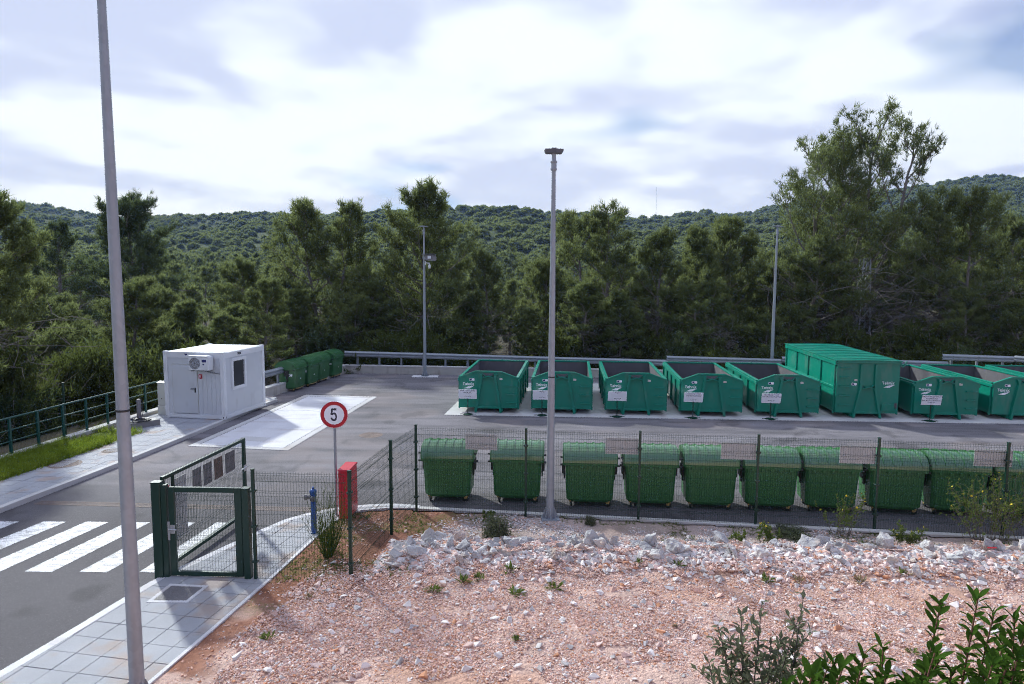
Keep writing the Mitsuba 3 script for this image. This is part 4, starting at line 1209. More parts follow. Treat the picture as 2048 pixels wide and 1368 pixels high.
    if closed:
        p.part('cover', MB().hull([(x, y, z) for x in (-0.07, W + 0.07) for y in (-0.08, L + 0.04) for z in (H, H + 0.03)] + [(W / 2, y, H + 0.055) for y in (-0.08, L + 0.04)]), 'mat_container', label='ribbed steel lid')
        cr = MB()
        for k in range(7):
            y = 0.25 + k * (L - 0.5) / 6
            for s in (-1, 1):
                cr.hull([(W / 2 + s * a, y + dy, z) for a, z in ((0.0, H + 0.05), (0.0, H + 0.085), (W / 2 + 0.03, H + 0.028), (W / 2 + 0.03, H + 0.05)) for dy in (-0.025, 0.025)])
        p.part('cover__ribs', cr, 'mat_container')
        p.part('front_lip', MB().cbox(-0.02, W + 0.02, -0.075, 0.02, H - 0.075, H - 0.004, 0.008), 'mat_container')
        p.part('lid_arm', MB().beam((W + 0.10, -0.03, H - 0.20), (W + 0.23, -0.03, H + 0.02), 0.05, 0.05, (0, 1, 0)).beam((W + 0.0, -0.03, H - 0.16), (W + 0.12, -0.03, H - 0.20), 0.04, 0.04, (0, 1, 0)), 'mat_container')
        p.part('latch', MB().box(W - 0.15, W - 0.05, -0.05, -0.001, 0.46, 0.60).tube([(W - 0.1, -0.07, 0.4), (W - 0.1, -0.07, 0.62)], 0.02, 6), 'mat_grille')
        p.part('low_flap', MB().cbox(W - 0.62, W - 0.02, -0.04, -0.001, 0.30, 0.56, 0.008), 'mat_container')
    else:
        p.part('rim_knob', MB().lathe([(0.03, H + 0.012), (0.035, H + 0.03), (0.02, H + 0.05)], 8, rot(0, W * 0.48, L - 0.02, 0)), 'mat_container')
    return p


op, cl = skip_proto(5.45, 1.42, False), skip_proto(6.35, 2.22, True)
G = 'open green skips in a row on the concrete pad'
SK = [(-2.08, 26.82, 'first open green skip from the left, at the left end of the concrete pad'), (0.82, 26.70, 'second open green skip, partly hidden by the tall lamp post'),
      (3.72, 26.52, 'third open green skip from the left, right of the tall lamp post'), (6.62, 26.36, 'fourth open green skip from the left'),
      (9.56, 26.24, 'fifth open green skip, just left of the tall closed container'), None,
      (15.55, 26.02, 'open green skip directly right of the tall closed container'), (18.52, 25.94, 'open green skip without a sign stand at the right, front cut by the picture edge'),
      (21.45, 25.84, 'last open green skip, only its rear rim showing at the right edge')]
for k, s in enumerate(SK):
    if s:
        op.place('open_skip', s[2], 'skip', rot(-5.0 + 0.4 * ((k * 7) % 3 - 1), s[0], s[1], 0.014), G)
cl.place('closed_container', 'tall closed green container with a ribbed lid between the open skips', 'container', rot(-5.0, 12.57, 26.15, 0.014))

# sign stands in front of the skips
SIGNS = [(0, 'PAPIR I KARTONSKA|AMBALAŽA||15 01 01', 'sign stand for paper and card in front of the first open skip'),
         (1, 'METALI|||20 01 40', 'sign stand in front of the second open skip, cut by the lamp post'),
         (2, 'STAKLO|||20 01 02', 'sign stand with one short line in front of the third open skip'),
         (3, 'GLOMAZNI OTPAD|PRETEŽITO METALI||20 03 07', 'sign stand in front of the fourth open skip'),
         (4, 'GLOMAZNI OTPAD|PRETEŽITO NAMJEŠTAJ||20 03 07', 'sign stand in front of the fifth open skip'),
         (6, 'GRAĐEVINSKI MATERIJALI|NA BAZI GIPSA|IZOLACIJSKI MATERIJALI|17 06 04', 'sign stand with the most lines of text, right of the tall closed container')]
for k, tx, lab in SIGNS:
    x, y, _ = SK[k]
    a = -5.0
    m = rot(a, x, y, 0.014) @ rot(0, 0.40, -0.42, 0)
    t = thing('sign_stand', lab, 'sign stand', 'white waste sign stands before the skips')
    put('base', MB().lathe([(0.20, 0.0), (0.20, 0.012), (0.05, 0.03)], 16).tube([(-0.3, 0.0, 0.012), (0.3, 0.0, 0.012)], 0.012, 6), 'mat_fence', parent=t, to=m)
    put('pole', MB().tube([(0, 0, 0.02), (0, 0, 0.64)], 0.020, 8), 'mat_fence', parent=t, to=m)
    bm = m @ np.array([[1, 0, 0, 0], [0, math.cos(0.22), -math.sin(0.22), 0], [0, math.sin(0.22), math.cos(0.22), 0.62], [0, 0, 0, 1.0]])
    bd = put('board', MB().cbox(-0.36, 0.36, -0.008, 0.008, 0.0, 0.39, 0.003), 'mat_board', parent=t, to=bm)
    lt = MB()
    for i, s in enumerate(tx.split('|')):
        if s:
            w = 0.62 / max(len(s) * 0.030, 0.62)
            text(s, 0.042, facing(0, -0.0085, 0.32 - i * 0.080), lt, w, 0.001, True)
    put('lettering', lt, 'mat_ink', parent=bd, to=bm)

# ---------------------------------------------------------------- fences, gates
FOLD = (0.30, 0.95, 1.60, 1.88)


def mesh_panel(a, b, z0, z1, folds=FOLD, step=0.05, r=0.0029, hstep=0.2, over=0.03, side=1.0):
    a, b = np.array(a, float), np.array(b, float)
    L = float(np.linalg.norm(b - a))
    u = (b - a) / L
    nn = np.array([u[1], -u[0]]) * side
    zs = [z0]
    off = [0.0]
    for f in folds:
        if z0 + 0.06 < f < z1 - 0.05:
            zs += [f - 0.05, f, f + 0.05]
            off += [0.0, 0.03, 0.0]
    zs.append(z1 + over)
    off.append(0.0)
    zs, off = np.array(zs), np.array(off)
    nx = int(L / step)
    xs = (np.arange(nx) + 0.5) * L / nx
    k = len(zs)
    ang = np.array([0.5, 2.6, 4.7])
    V, F = [], []
    base = np.zeros((nx, k, 3, 3))
    c = a[None, None, :] + u * xs[:, None, None] + nn * off[None, :, None]
    base[..., 0] = c[..., 0][..., None] + r * (np.cos(ang)[None, None] * u[0] + np.sin(ang)[None, None] * nn[0])
    base[..., 1] = c[..., 1][..., None] + r * (np.cos(ang)[None, None] * u[1] + np.sin(ang)[None, None] * nn[1])
    base[..., 2] = zs[None, :, None]
    i, j, l = np.meshgrid(np.arange(nx), np.arange(k - 1), np.arange(3), indexing='ij')
    q = np.stack([(i * k + j) * 3 + l, (i * k + j) * 3 + (l + 1) % 3, (i * k + j + 1) * 3 + (l + 1) % 3, (i * k + j + 1) * 3 + l], -1).reshape(-1, 4)
    mb = MB().add(base.reshape(-1, 3), q)
    hz = sorted(set([z0 + 0.02, z1] + list(np.arange(z0 + 0.2, z1 - 0.05, hstep)) + [f + d for f in folds if z0 + 0.06 < f < z1 - 0.05 for d in (-0.05, 0.05)]))
    for z in hz:
        o = float(np.interp(z, zs, off)) + 0.006
        p0, p1 = a + nn * o, b + nn * o
        mb.tube([(p0[0], p0[1], z), (p1[0], p1[1], z)], r, 3, False)
    return mb


def fence_post(x, y, z0, z1, deg=0.0, w=0.06, d=0.05):
    return MB().cbox(-d / 2, d / 2, -w / 2, w / 2, z0, z1, 0.004, rot(deg, x, y)).box(-d / 2 - 0.004, d / 2 + 0.004, -w / 2 - 0.004, w / 2 + 0.004, z1 + 0.001, z1 + 0.02, rot(deg, x, y))


def fence(label, pts, z0, z1, first=True, last=True, zs=None):
    t = thing('mesh_fence', label, 'fence')
    for k, q in enumerate(pts):
        if (k == 0 and not first) or (k == len(pts) - 1 and not last):
            continue
        d = np.array(pts[min(k + 1, len(pts) - 1)]) - np.array(pts[max(k - 1, 0)])
        dz = zs[k] if zs else 0.0
        put('post', fence_post(q[0], q[1], -0.15, z1 + 0.06 + dz, math.degrees(math.atan2(d[1], d[0]))), 'mat_fence', parent=t)
        cl_ = MB()
        u = d / np.linalg.norm(d)
        for z in (0.35, 1.0, 1.65):
            cl_.cbox(-0.05, 0.05, -0.042, 0.042, z - 0.02, z + 0.02, 0.004, rot(math.degrees(math.atan2(u[1], u[0])), q[0], q[1]))
        put('clips', cl_, 'mat_fence', parent=t, kind='stuff')
    for a, b in zip(pts[:-1], pts[1:]):
        put('mesh_panel', mesh_panel(a, b, z0, z1), 'mat_wire', parent=t, kind='stuff')
    return t


fence('long dark green mesh fence in front of the near row of bins', [(-2.20, 15.40), (0.33, 15.10), (2.86, 14.88), (5.40, 14.62), (7.90, 14.38), (10.42, 14.02), (12.9, 13.7)], 0.02, 1.97, True, True)
fence('dark green mesh fence running from the corner post towards the viewer', [(-2.85, 11.71), (-2.52, 13.94), (-2.22, 15.33)], 0.02, 1.97, True, False)
fence('dark green mesh fence panel beside the pedestrian gate, by the broom plant', [(-4.58, 11.79), (-2.92, 11.71)], 0.02, 1.97, True, False)

gt = thing('pedestrian_gate', 'dark green pedestrian gate with a chrome handle, between two posts', 'gate')
ga = math.degrees(math.atan2(-0.05, 1.53))
gm = rot(ga, -6.20, 11.87, 0.0)
put('post', MB().cbox(-0.05, 0.05, -0.05, 0.05, -0.1, 1.72, 0.006).box(-0.055, 0.055, -0.055, 0.055, 1.721, 1.735), 'mat_fence', parent=gt, to=gm)
put('post', MB().cbox(1.42, 1.54, -0.06, 0.06, -0.1, 1.68, 0.006).box(1.415, 1.545, -0.065, 0.065, 1.681, 1.695), 'mat_fence', parent=gt, to=gm)
lf = put('leaf', MB().cbox(0.075, 0.185, -0.03, 0.03, 0.05, 1.69, 0.006).cbox(1.27, 1.40, -0.03, 0.03, 0.05, 1.69, 0.006)
         .cbox(0.186, 1.269, -0.03, 0.03, 1.60, 1.69, 0.006).cbox(0.186, 1.269, -0.03, 0.03, 0.05, 0.13, 0.006), 'mat_fence', parent=gt, to=gm)
put('mesh', mesh_panel((0.19, 0.0), (1.265, 0.0), 0.13, 1.60, (0.75, 1.5), over=0.0), 'mat_wire', parent=lf, to=gm, kind='stuff')
put('lock_plate', MB().box(0.055, 0.095, -0.045, -0.031, 0.72, 1.06).box(0.10, 0.18, -0.045, -0.031, 0.84, 1.0), 'mat_chrome', parent=lf, to=gm)
put('handle', MB().tube([(0.10, -0.03, 0.93), (0.10, -0.09, 0.93), (0.24, -0.09, 0.93)], 0.011, 8).tube([(0.10, 0.03, 0.96), (0.10, 0.09, 0.96), (0.24, 0.09, 0.97)], 0.011, 8), 'mat_chrome', True, parent=lf, to=gm)

vg = thing('vehicle_gate', 'dark green vehicle gate leaf standing open along the road', 'gate')
va, vb = np.array([-6.30, 11.98]), np.array([-5.97, 14.95])
vd = (vb - va) / np.linalg.norm(vb - va)
VL = float(np.linalg.norm(vb - va))
vm = rot(math.degrees(math.atan2(vd[1], vd[0])), va[0], va[1], 0.0)
put('hinge_post', MB().cbox(-6.41, -6.25, 11.80, 11.95, -0.1, 1.765, 0.008).box(-6.415, -6.245, 11.795, 11.955, 1.766, 1.782), 'mat_fence', parent=vg)
put('frame', MB().cbox(0.0, VL, -0.03, 0.03, 1.77, 1.83, 0.006).cbox(0.0, VL, -0.04, 0.04, 0.10, 0.17, 0.006).cbox(VL - 0.08, VL, -0.032, 0.032, 0.171, 1.769, 0.006)
    .cbox(0.0, 0.06, -0.03, 0.03, 0.171, 1.769, 0.006).cbox(0.30, 0.36, -0.02, 0.02, 0.171, 1.769, 0.005), 'mat_fence', parent=vg, to=vm)
put('mesh', mesh_panel((0.06, -0.025), (VL - 0.08, -0.025), 0.17, 1.77, (0.55, 1.25), over=0.10), 'mat_wire', parent=vg, to=vm, kind='stuff')
put('latch', MB().tube([(VL - 0.26, -0.05, 1.17), (VL - 0.05, -0.06, 1.19), (VL + 0.10, -0.05, 1.17)], 0.014, 6).box(VL - 0.12, VL - 0.02, -0.05, -0.034, 1.1, 1.24), 'mat_chrome', parent=vg, to=vm)
put('hinges', MB().tube([(-0.05, 0, 0.35), (0.0, 0, 0.35)], 0.02, 6).tube([(-0.05, 0, 1.55), (0.0, 0, 1.55)], 0.02, 6), 'mat_grille', parent=vg, to=vm)
for lab, u0, u1, z0, z1, m_ in [('large tan sign board seen from behind on the open vehicle gate', 0.38, 0.80, 0.50, 1.66, 'mat_board_back'),
                                ('red edged narrow board next to the hinge of the vehicle gate', 0.09, 0.27, 0.62, 1.60, 'mat_red'),
                                ('first small board after the large tan one on the vehicle gate', 1.02, 1.32, 1.22, 1.66, 'mat_steel_dirty'),
                                ('second small board from the large tan one on the vehicle gate', 1.40, 1.70, 1.22, 1.66, 'mat_steel_dirty'),
                                ('small reddish board on the vehicle gate', 1.80, 2.12, 1.22, 1.66, 'mat_rust'),
                                ('small grey board furthest along the vehicle gate', 2.24, 2.62, 1.22, 1.66, 'mat_steel_dirty')]:
    put('sign_board', MB().cbox(u0, u1, 0.032, 0.042, z0, z1, 0.002), m_, label=lab, cat='sign board', to=vm)
    USED.add('x')

FP = [(-2.20, 15.40), (0.33, 15.10), (2.86, 14.88), (5.40, 14.62), (7.90, 14.38), (10.42, 14.02)]
for lab, x0, x1, z0, z1 in [('first tan board from the left on the bin fence', -1.06, -0.33, 1.50, 1.87), ('second tan board on the bin fence, left of a post', 2.10, 2.83, 1.50, 1.87),
                            ('third tan board on the bin fence, between the fifth and sixth bins', 4.62, 5.37, 1.46, 1.84), ('fourth tan board on the bin fence, left of a tall post', 7.12, 7.86, 1.45, 1.84),
                            ('fifth tan board on the bin fence, behind the right fence post', 9.80, 10.55, 1.50, 1.86)]:
    yy = [float(np.interp(x, [q[0] for q in FP], [q[1] for q in FP])) for x in (x0, x1)]
    d = math.degrees(math.atan2(yy[1] - yy[0], x1 - x0))
    put('sign_board', MB().cbox(0, math.hypot(x1 - x0, yy[1] - yy[0]), 0.045, 0.055, z0, z1, 0.002), 'mat_board_back', label=lab, cat='sign board', to=rot(d, x0, yy[0], 0), group='tan boards on the bin fence')

# dark green fence far left, below the railing
lfp = [(-16.9, 15.0), (-15.75, 20.2), (-15.2, 24.5)]
t = thing('mesh_fence', 'dark green mesh fence in the shade below the left railing', 'fence')
for q in [(-16.4, 17.5), (-15.75, 20.2), (-15.3, 23.0)]:
    put('post', fence_post(q[0], q[1], -1.2, 1.72, 80), 'mat_fence', parent=t)
for a, b in (((-17.0, 15.0), (-16.4, 17.5)), ((-16.4, 17.5), (-15.75, 20.2)), ((-15.75, 20.2), (-15.3, 23.0))):
    put('mesh_panel', mesh_panel(a, b, -0.3, 1.6), 'mat_wire', parent=t, kind='stuff')

# ---------------------------------------------------------------- speed sign, hydrant, red cabinet
sg = thing('speed_sign', 'round speed limit sign with a black 5 inside a red ring', 'sign')
sm = rot(4, -3.97, 15.06, 0.0)
put('pole', MB().tube([(0, 0, -0.1), (0, 0, 2.62)], 0.030, 12), 'mat_galv', 40, parent=sg, to=sm)
ds = np.array([[1, 0, 0, 0], [0, 0, -1, -0.036], [0, 1, 0, 2.35], [0, 0, 0, 1.0]])
put('disc', MB().prism(shapely.Point(0, 0).buffer(0.305, 32), 0.0, 0.010, ds), 'mat_board', parent=sg, to=sm)
put('red_ring', MB().prism(shapely.Point(0, 0).buffer(0.300, 32).difference(shapely.Point(0, 0).buffer(0.222, 32)), 0.010, 0.013, ds), 'mat_red', parent=sg, to=sm)
put('numeral', text('5', 0.27, facing(-0.005, -0.046, 2.217), None, 0.74, 0.003, True), 'mat_ink', parent=sg, to=sm)
put('brackets', MB().box(-0.05, 0.05, -0.037, 0.034, 2.18, 2.21).box(-0.05, 0.05, -0.037, 0.034, 2.48, 2.51), 'mat_galv', parent=sg, to=sm)

hy = thing('hydrant', 'slim blue pillar hydrant with a grey outlet, behind the mesh fence', 'hydrant')
hx = rot(10, -4.17, 13.98, 0.0)
put('pillar', MB().lathe([(0.075, 0.0), (0.075, 0.05), (0.056, 0.06), (0.056, 0.72), (0.066, 0.73), (0.066, 0.90), (0.075, 0.91), (0.075, 0.94), (0.05, 0.97), (0.02, 0.985)], 18), 'mat_blue', 35, parent=hy, to=hx)
put('outlet', MB().lathe([(0.045, 0.0), (0.045, 0.07), (0.062, 0.075), (0.062, 0.12), (0.04, 0.13)], 14, np.array([[0, 0, -1, -0.05], [1, 0, 0, -0.03], [0, -1, 0, 0.82], [0, 0, 0, 1.0]])), 'mat_steel_dirty', 35, parent=hy, to=hx)
put('outlet', MB().lathe([(0.04, 0.0), (0.04, 0.05), (0.056, 0.055), (0.056, 0.09), (0.035, 0.10)], 14, np.array([[1, 0, 0, 0.0], [0, 0, -1, -0.05], [0, 1, 0, 0.80], [0, 0, 0, 1.0]])), 'mat_grille', 35, parent=hy, to=hx)
put('spindle', MB().box(-0.02, 0.02, -0.02, 0.02, 0.98, 1.02), 'mat_blue', parent=hy, to=hx)

rc = thing('fire_hose_cabinet', 'tall narrow red fire hose cabinet behind the mesh fence', 'cabinet')
rm_ = rot(-3, -3.84, 14.78, 0.0)
put('body', MB().cbox(0.0, 0.24, 0.0, 0.62, 0.04, 1.13, 0.008), 'mat_red', parent=rc, to=rm_)
put('roof', MB().hull([(-0.015, -0.02, 1.131), (0.255, -0.02, 1.131), (-0.015, 0.64, 1.131), (0.255, 0.64, 1.131), (-0.01, 0.0, 1.160), (0.25, 0.0, 1.160), (-0.01, 0.62, 1.170), (0.25, 0.62, 1.170)]), 'mat_red', parent=rc, to=rm_)
put('door', MB().cbox(0.241, 0.252, 0.03, 0.59, 0.10, 1.08, 0.003), 'mat_red', parent=rc, to=rm_)
put('feet', MB().box(0.02, 0.06, 0.03, 0.59, -0.05, 0.04).box(0.18, 0.22, 0.03, 0.59, -0.05, 0.04), 'mat_black', parent=rc, to=rm_)

# ---------------------------------------------------------------- trees
def unit(v):
    return v / (np.linalg.norm(v, axis=-1, keepdims=True) + 1e-12)


def tufts(P, D, r, n, size, width, spread=0.55):
    """n thin blades per tuft, fanning out round direction D from P: a triangle each"""
    m = len(P)
    d = unit(D[:, None, :] + r.normal(size=(m, n, 3)) * spread)
    L = size * r.uniform(0.6, 1.15, (m, n, 1))
    s = unit(np.cross(d, r.normal(size=(m, n, 3)))) * width * r.uniform(0.7, 1.2, (m, n, 1))
    b = P[:, None, :] + r.normal(size=(m, n, 3)) * size * 0.16
    V = np.stack([b - s * 0.5, b + s * 0.5 , b + d * L], 2).reshape(-1, 3)
    return V


def polyline(p, d, L, n, r, wob, lift):
    out = [p]
    d = unit(d)
    for _ in range(n):
        d = unit(d + r.normal(size=3) * wob + np.array([0, 0, lift]))
        out.append(out[-1] + d * L / n)
    return np.array(out), d


def pine(seed, H, R, base=0.22, limbs=30, sub=8, per=14, blades=8, size=0.32, width=0.046, lean=0.03, forks=1, top=0.35, dead=60, profile=None, ways=None):
    r = np.random.default_rng(seed)
    wood = MB()
    P, D = [], []
    for fk in range(forks):
        a0 = r.uniform(0, 6.28)
        ln = np.array([math.cos(a0), math.sin(a0), 0]) * (lean + (0.22 if forks > 1 else 0) * (1 if fk == 0 else r.uniform(0.7, 1.4)))
        if ways:
            ln = np.array([ways[fk][0], ways[fk][1], 0.0])
        Hh = H * (ways[fk][2] if ways else 1.0)
        pts = [np.zeros(3)]
        n = 9
        for i in range(n):
            k = 1.0 if i > 1 else 0.4
            pts.append(pts[-1] + np.array([0, 0, Hh / n]) + ln * Hh / n * k + r.normal(size=3) * np.array([1, 1, 0]) * H * 0.009)
        pts = np.array(pts)
        hh = pts[:, 2] / Hh
        wood.tube(pts, (0.019 * H) * (1 - hh * 0.93) / (1 if forks == 1 else 1.3) + 0.012, 7)
        nl = int(limbs / forks)
        for i in range(nl):
            t = base + (0.985 - base) * ((i + r.random()) / nl) ** 0.9
            p = np.array([np.interp(t * Hh, pts[:, 2], pts[:, k]) for k in range(3)])
            u = (t - base) / (1 - base)
            prof = (profile(u) if profile else (0.55 + 0.9 * u if u < 0.35 else 0.87 * ((1 - u) / 0.65) ** top))
            L = R * max(prof, 0.16) * r.uniform(0.62, 1.12)
            a = i * 2.39996 + fk * 1.3 + r.normal() * 0.3
            el = 0.12 + 0.95 * u ** 1.4 + r.normal() * 0.12
            d = np.array([math.cos(a) * math.cos(el), math.sin(a) * math.cos(el), math.sin(el)])
            q, dl = polyline(p, d, L, 5, r, 0.10, 0.06)
            wood.tube(q, np.linspace(0.012 + 0.013 * L, 0.008, len(q)), 4, False)
            ns = max(3, int(sub * L / R + 1.5))
            for j in range(ns):
                s = 0.28 + 0.72 * (j + r.random()) / ns
                b = np.array([np.interp(s, np.linspace(0, 1, len(q)), q[:, k]) for k in range(3)])
                dq = unit(q[-1] - q[0])
                side = unit(np.cross(dq, [0, 0, 1.0])) * (1 if j % 2 else -1)
                sd = unit(dq * 0.8 + side * r.uniform(0.4, 1.1) + np.array([0, 0, r.uniform(0.0, 0.6)]))
                sl = L * 0.36 * (1.15 - 0.6 * s) * r.uniform(0.6, 1.2) + 0.25
                w, dw = polyline(b, sd, sl, 3, r, 0.15, 0.10)
                wood.tube(w, np.linspace(0.012, 0.005, len(w)), 3, False)
                c = r.uniform(0.25, 1.0, (per, 1)) ** 0.7
                i0 = np.minimum((c * 3).astype(int), 2)[:, 0]
                fr = c * 3 - i0[:, None]
                pp = w[i0] * (1 - fr) + w[i0 + 1] * fr + r.normal(size=(per, 3)) * 0.10 * (0.6 + 0.2 * L)
                P.append(pp)
                D.append(unit(np.tile(dw * 0.55, (per, 1)) + np.array([0, 0, 0.55]) + r.normal(size=(per, 3)) * 0.30))
        # leader
        for c in range(7):
            k = 9
            o = r.normal(size=3) * np.array([0.030, 0.030, 0.0]) * H
            hgt = H * r.uniform(0.02, 0.075)
            P.append(pts[-1] + o + np.stack([r.normal(size=k) * 0.05, r.normal(size=k) * 0.05, np.linspace(-0.6, 1.0, k) * hgt - abs(o[0]) * 0.6], 1))
            D.append(unit(np.tile([0, 0, 1.0], (k, 1)) + r.normal(size=(k, 3)) * 0.25))
        for i in range(dead):
            t = r.uniform(0.06, base + 0.34)
            p = np.array([np.interp(t * Hh, pts[:, 2], pts[:, k]) for k in range(3)])
            a = r.uniform(0, 6.28)
            q, _ = polyline(p, np.array([math.cos(a), math.sin(a), r.uniform(-0.1, 0.4)]), R * r.uniform(0.4, 0.95), 4, r, 0.16, 0.02)
            wood.tube(q, np.linspace(0.028, 0.006, len(q)), 3, False)
            for _ in range(6):
                b = q[r.integers(1, 5)]
                w, _ = polyline(b, r.normal(size=3) + np.array([math.cos(a), math.sin(a), 0.2]), R * r.uniform(0.15, 0.4), 2, r, 0.2, 0.0)
                wood.tube(w, np.linspace(0.014, 0.006, len(w)), 3, False)
    P, D = np.vstack(P), np.vstack(D)
    V = tufts(P, D, r, blades, size, width)
    return wood, V


def tree_group(name, wood, V, leaf_mat):
    scene[name] = {'type': 'shapegroup', 'trunk': wood.ply('mat_bark'), 'crown': mikit.ply((V, np.arange(len(V)).reshape(-1, 3)), leaf_mat)}


def scrub(seed, R, H, n, size, width):
    r = np.random.default_rng(seed)
    wood = MB()
    P, D = [], []
    for i in range(max(8, n // 40)):
        a, e = r.uniform(0, 6.28), r.uniform(0.3, 1.5)
        d = np.array([math.cos(a) * math.cos(e), math.sin(a) * math.cos(e), math.sin(e)])
        L = r.uniform(0.6, 1.05)
        q, dl = polyline(np.array([r.normal() * 0.1 * R, r.normal() * 0.1 * R, 0]), d, L, 4, r, 0.15, 0.05)
        q = q * np.array([R, R, H])
        wood.tube(q, np.linspace(0.02, 0.006, len(q)), 3, False)
        k = 40
        s = r.uniform(0.3, 1.0, k)
        b = np.stack([np.interp(s, np.linspace(0, 1, len(q)), q[:, c]) for c in range(3)], 1)
        P.append(b + r.normal(size=(k, 3)) * np.array([R, R, H]) * 0.11)
        D.append(unit(np.tile(d, (k, 1)) + np.array([0, 0, 0.4]) + r.normal(size=(k, 3)) * 0.5))
    return wood, tufts(np.vstack(P), np.vstack(D), r, 6, size, width, 0.8)


def broadleaf(seed, R, H, n, size):
    """dense round evergreen bush of small broad leaves"""
    r = np.random.default_rng(seed)
    wood, V = scrub(seed, R, H, n, size, size * 0.55)
    return wood, V


# unit-height (10 m) pines, scaled to place
tree_group('pine_a', *pine(11, 10, 2.9, 0.16, 40, 10, 14), 'mat_pine')
tree_group('pine_b', *pine(12, 10, 3.3, 0.22, 38, 10, 14, lean=0.06, top=0.5), 'mat_pine')
tree_group('pine_c', *pine(13, 10, 2.6, 0.15, 42, 9, 14, top=0.6, lean=0.02), 'mat_pine')
tree_group('pine_d', *pine(14, 10, 3.4, 0.28, 38, 10, 14, forks=2, top=0.3, dead=70), 'mat_pine')
tree_group('pine_e', *pine(15, 10, 2.8, 0.26, 36, 9, 14, lean=0.10, top=0.45, dead=75), 'mat_pine')
tree_group('pine_f', *pine(18, 10, 4.0, 0.06, 70, 10, 12, top=0.50, lean=0.03, dead=40), 'mat_pine')
tree_group('pine_g', *pine(19, 10, 4.0, 0.06, 76, 10, 12, top=0.50, forks=2, dead=40, ways=[(-0.10, 0.0, 1.0), (0.16, 0.0, 0.98)]), 'mat_pine')
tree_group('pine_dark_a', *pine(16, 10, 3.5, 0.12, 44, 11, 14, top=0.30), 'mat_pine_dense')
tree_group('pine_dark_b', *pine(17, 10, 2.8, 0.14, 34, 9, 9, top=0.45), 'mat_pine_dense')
tree_group('pine_big', *pine(44, 10, 3.4, 0.14, 84, 11, 13, 8, 0.21, 0.030, forks=5, top=0.35, dead=60, ways=[(-0.03, 0, 0.90), (0.16, 0.03, 1.0), (-0.20, -0.03, 0.80), (0.06, 0.06, 0.93), (0.28, -0.03, 0.93)]), 'mat_pine')
tree_group('scrub_a', *scrub(31, 1.0, 1.0, 1500, 0.13, 0.030), 'mat_scrub')
tree_group('scrub_b', *scrub(32, 1.2, 0.8, 1500, 0.13, 0.030), 'mat_scrub')
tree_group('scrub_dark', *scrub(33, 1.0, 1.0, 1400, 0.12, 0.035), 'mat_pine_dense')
tree_group('light_bush', *scrub(34, 1.0, 1.0, 2400, 0.07, 0.032), 'mat_grey_leaf')


def plant_tree(name, group_id, label, cat, group, x, y, ztop, wid=1.0, yaw=None, zbase=None, unit_h=10.0, tilt=0.0):
    zb = float(land(x, y)) - 0.15 if zbase is None else zbase
    k = (ztop - (0.55 if unit_h == 10.0 else 0.0) - zb) / unit_h
    key = thing(name, label, cat, group)
    a = rr.uniform(0, 360) if yaw is None else yaw
    m = rot(a, x, y, zb) @ np.diag([k * wid, k * wid, k, 1.0])
    if tilt:
        t = np.eye(4)
        t[0, 2] = tilt
        m = rot(a, x, y, zb) @ t @ np.diag([k * wid, k * wid, k, 1.0])
    scene[key] = {'type': 'instance', 'group': {'type': 'ref', 'id': group_id}, 'to_world': tw(m)}
    return key


rr = np.random.default_rng(5)
MARKS = [(-500, 150, 'at the far left edge'), (150, 320, 'left of the white cabin'), (320, 530, 'above the white cabin'), (530, 690, 'above the far waste bins'), (690, 870, 'left of the camera lamp post'),
         (870, 1000, 'right of the camera lamp post'), (1000, 1100, 'just left of the tall centre lamp post'), (1100, 1200, 'just right of the tall centre lamp post'), (1200, 1320, 'above the third open skip'),
         (1320, 1440, 'above the fourth open skip'), (1440, 1560, 'above the fifth open skip'), (1560, 1690, 'above the closed container'), (1690, 1800, 'right behind the closed container'),
         (1800, 1920, 'above the skip right of the closed container'), (1920, 3000, 'at the far right edge')]
ORD = ['nearest', 'second', 'third', 'fourth', 'fifth', 'sixth', 'seventh', 'eighth', 'ninth', 'tenth', 'eleventh', 'twelfth']


def relabel(keys, what):
    """names every tree of a group by the landmark it stands over and by its place from front to back there"""
    by = {}
    for k, x, y in keys:
        px = 1024 + 1365 * x / y
        by.setdefault(next((m[2] for m in MARKS if m[0] <= px < m[1]), 'at the far right edge'), []).append((y, k))
    for mk, l in by.items():
        for i, (y, k) in enumerate(sorted(l)):
            labels[k]['label'] = f'{what} {mk}, {ORD[min(i, 11)]} from the front'


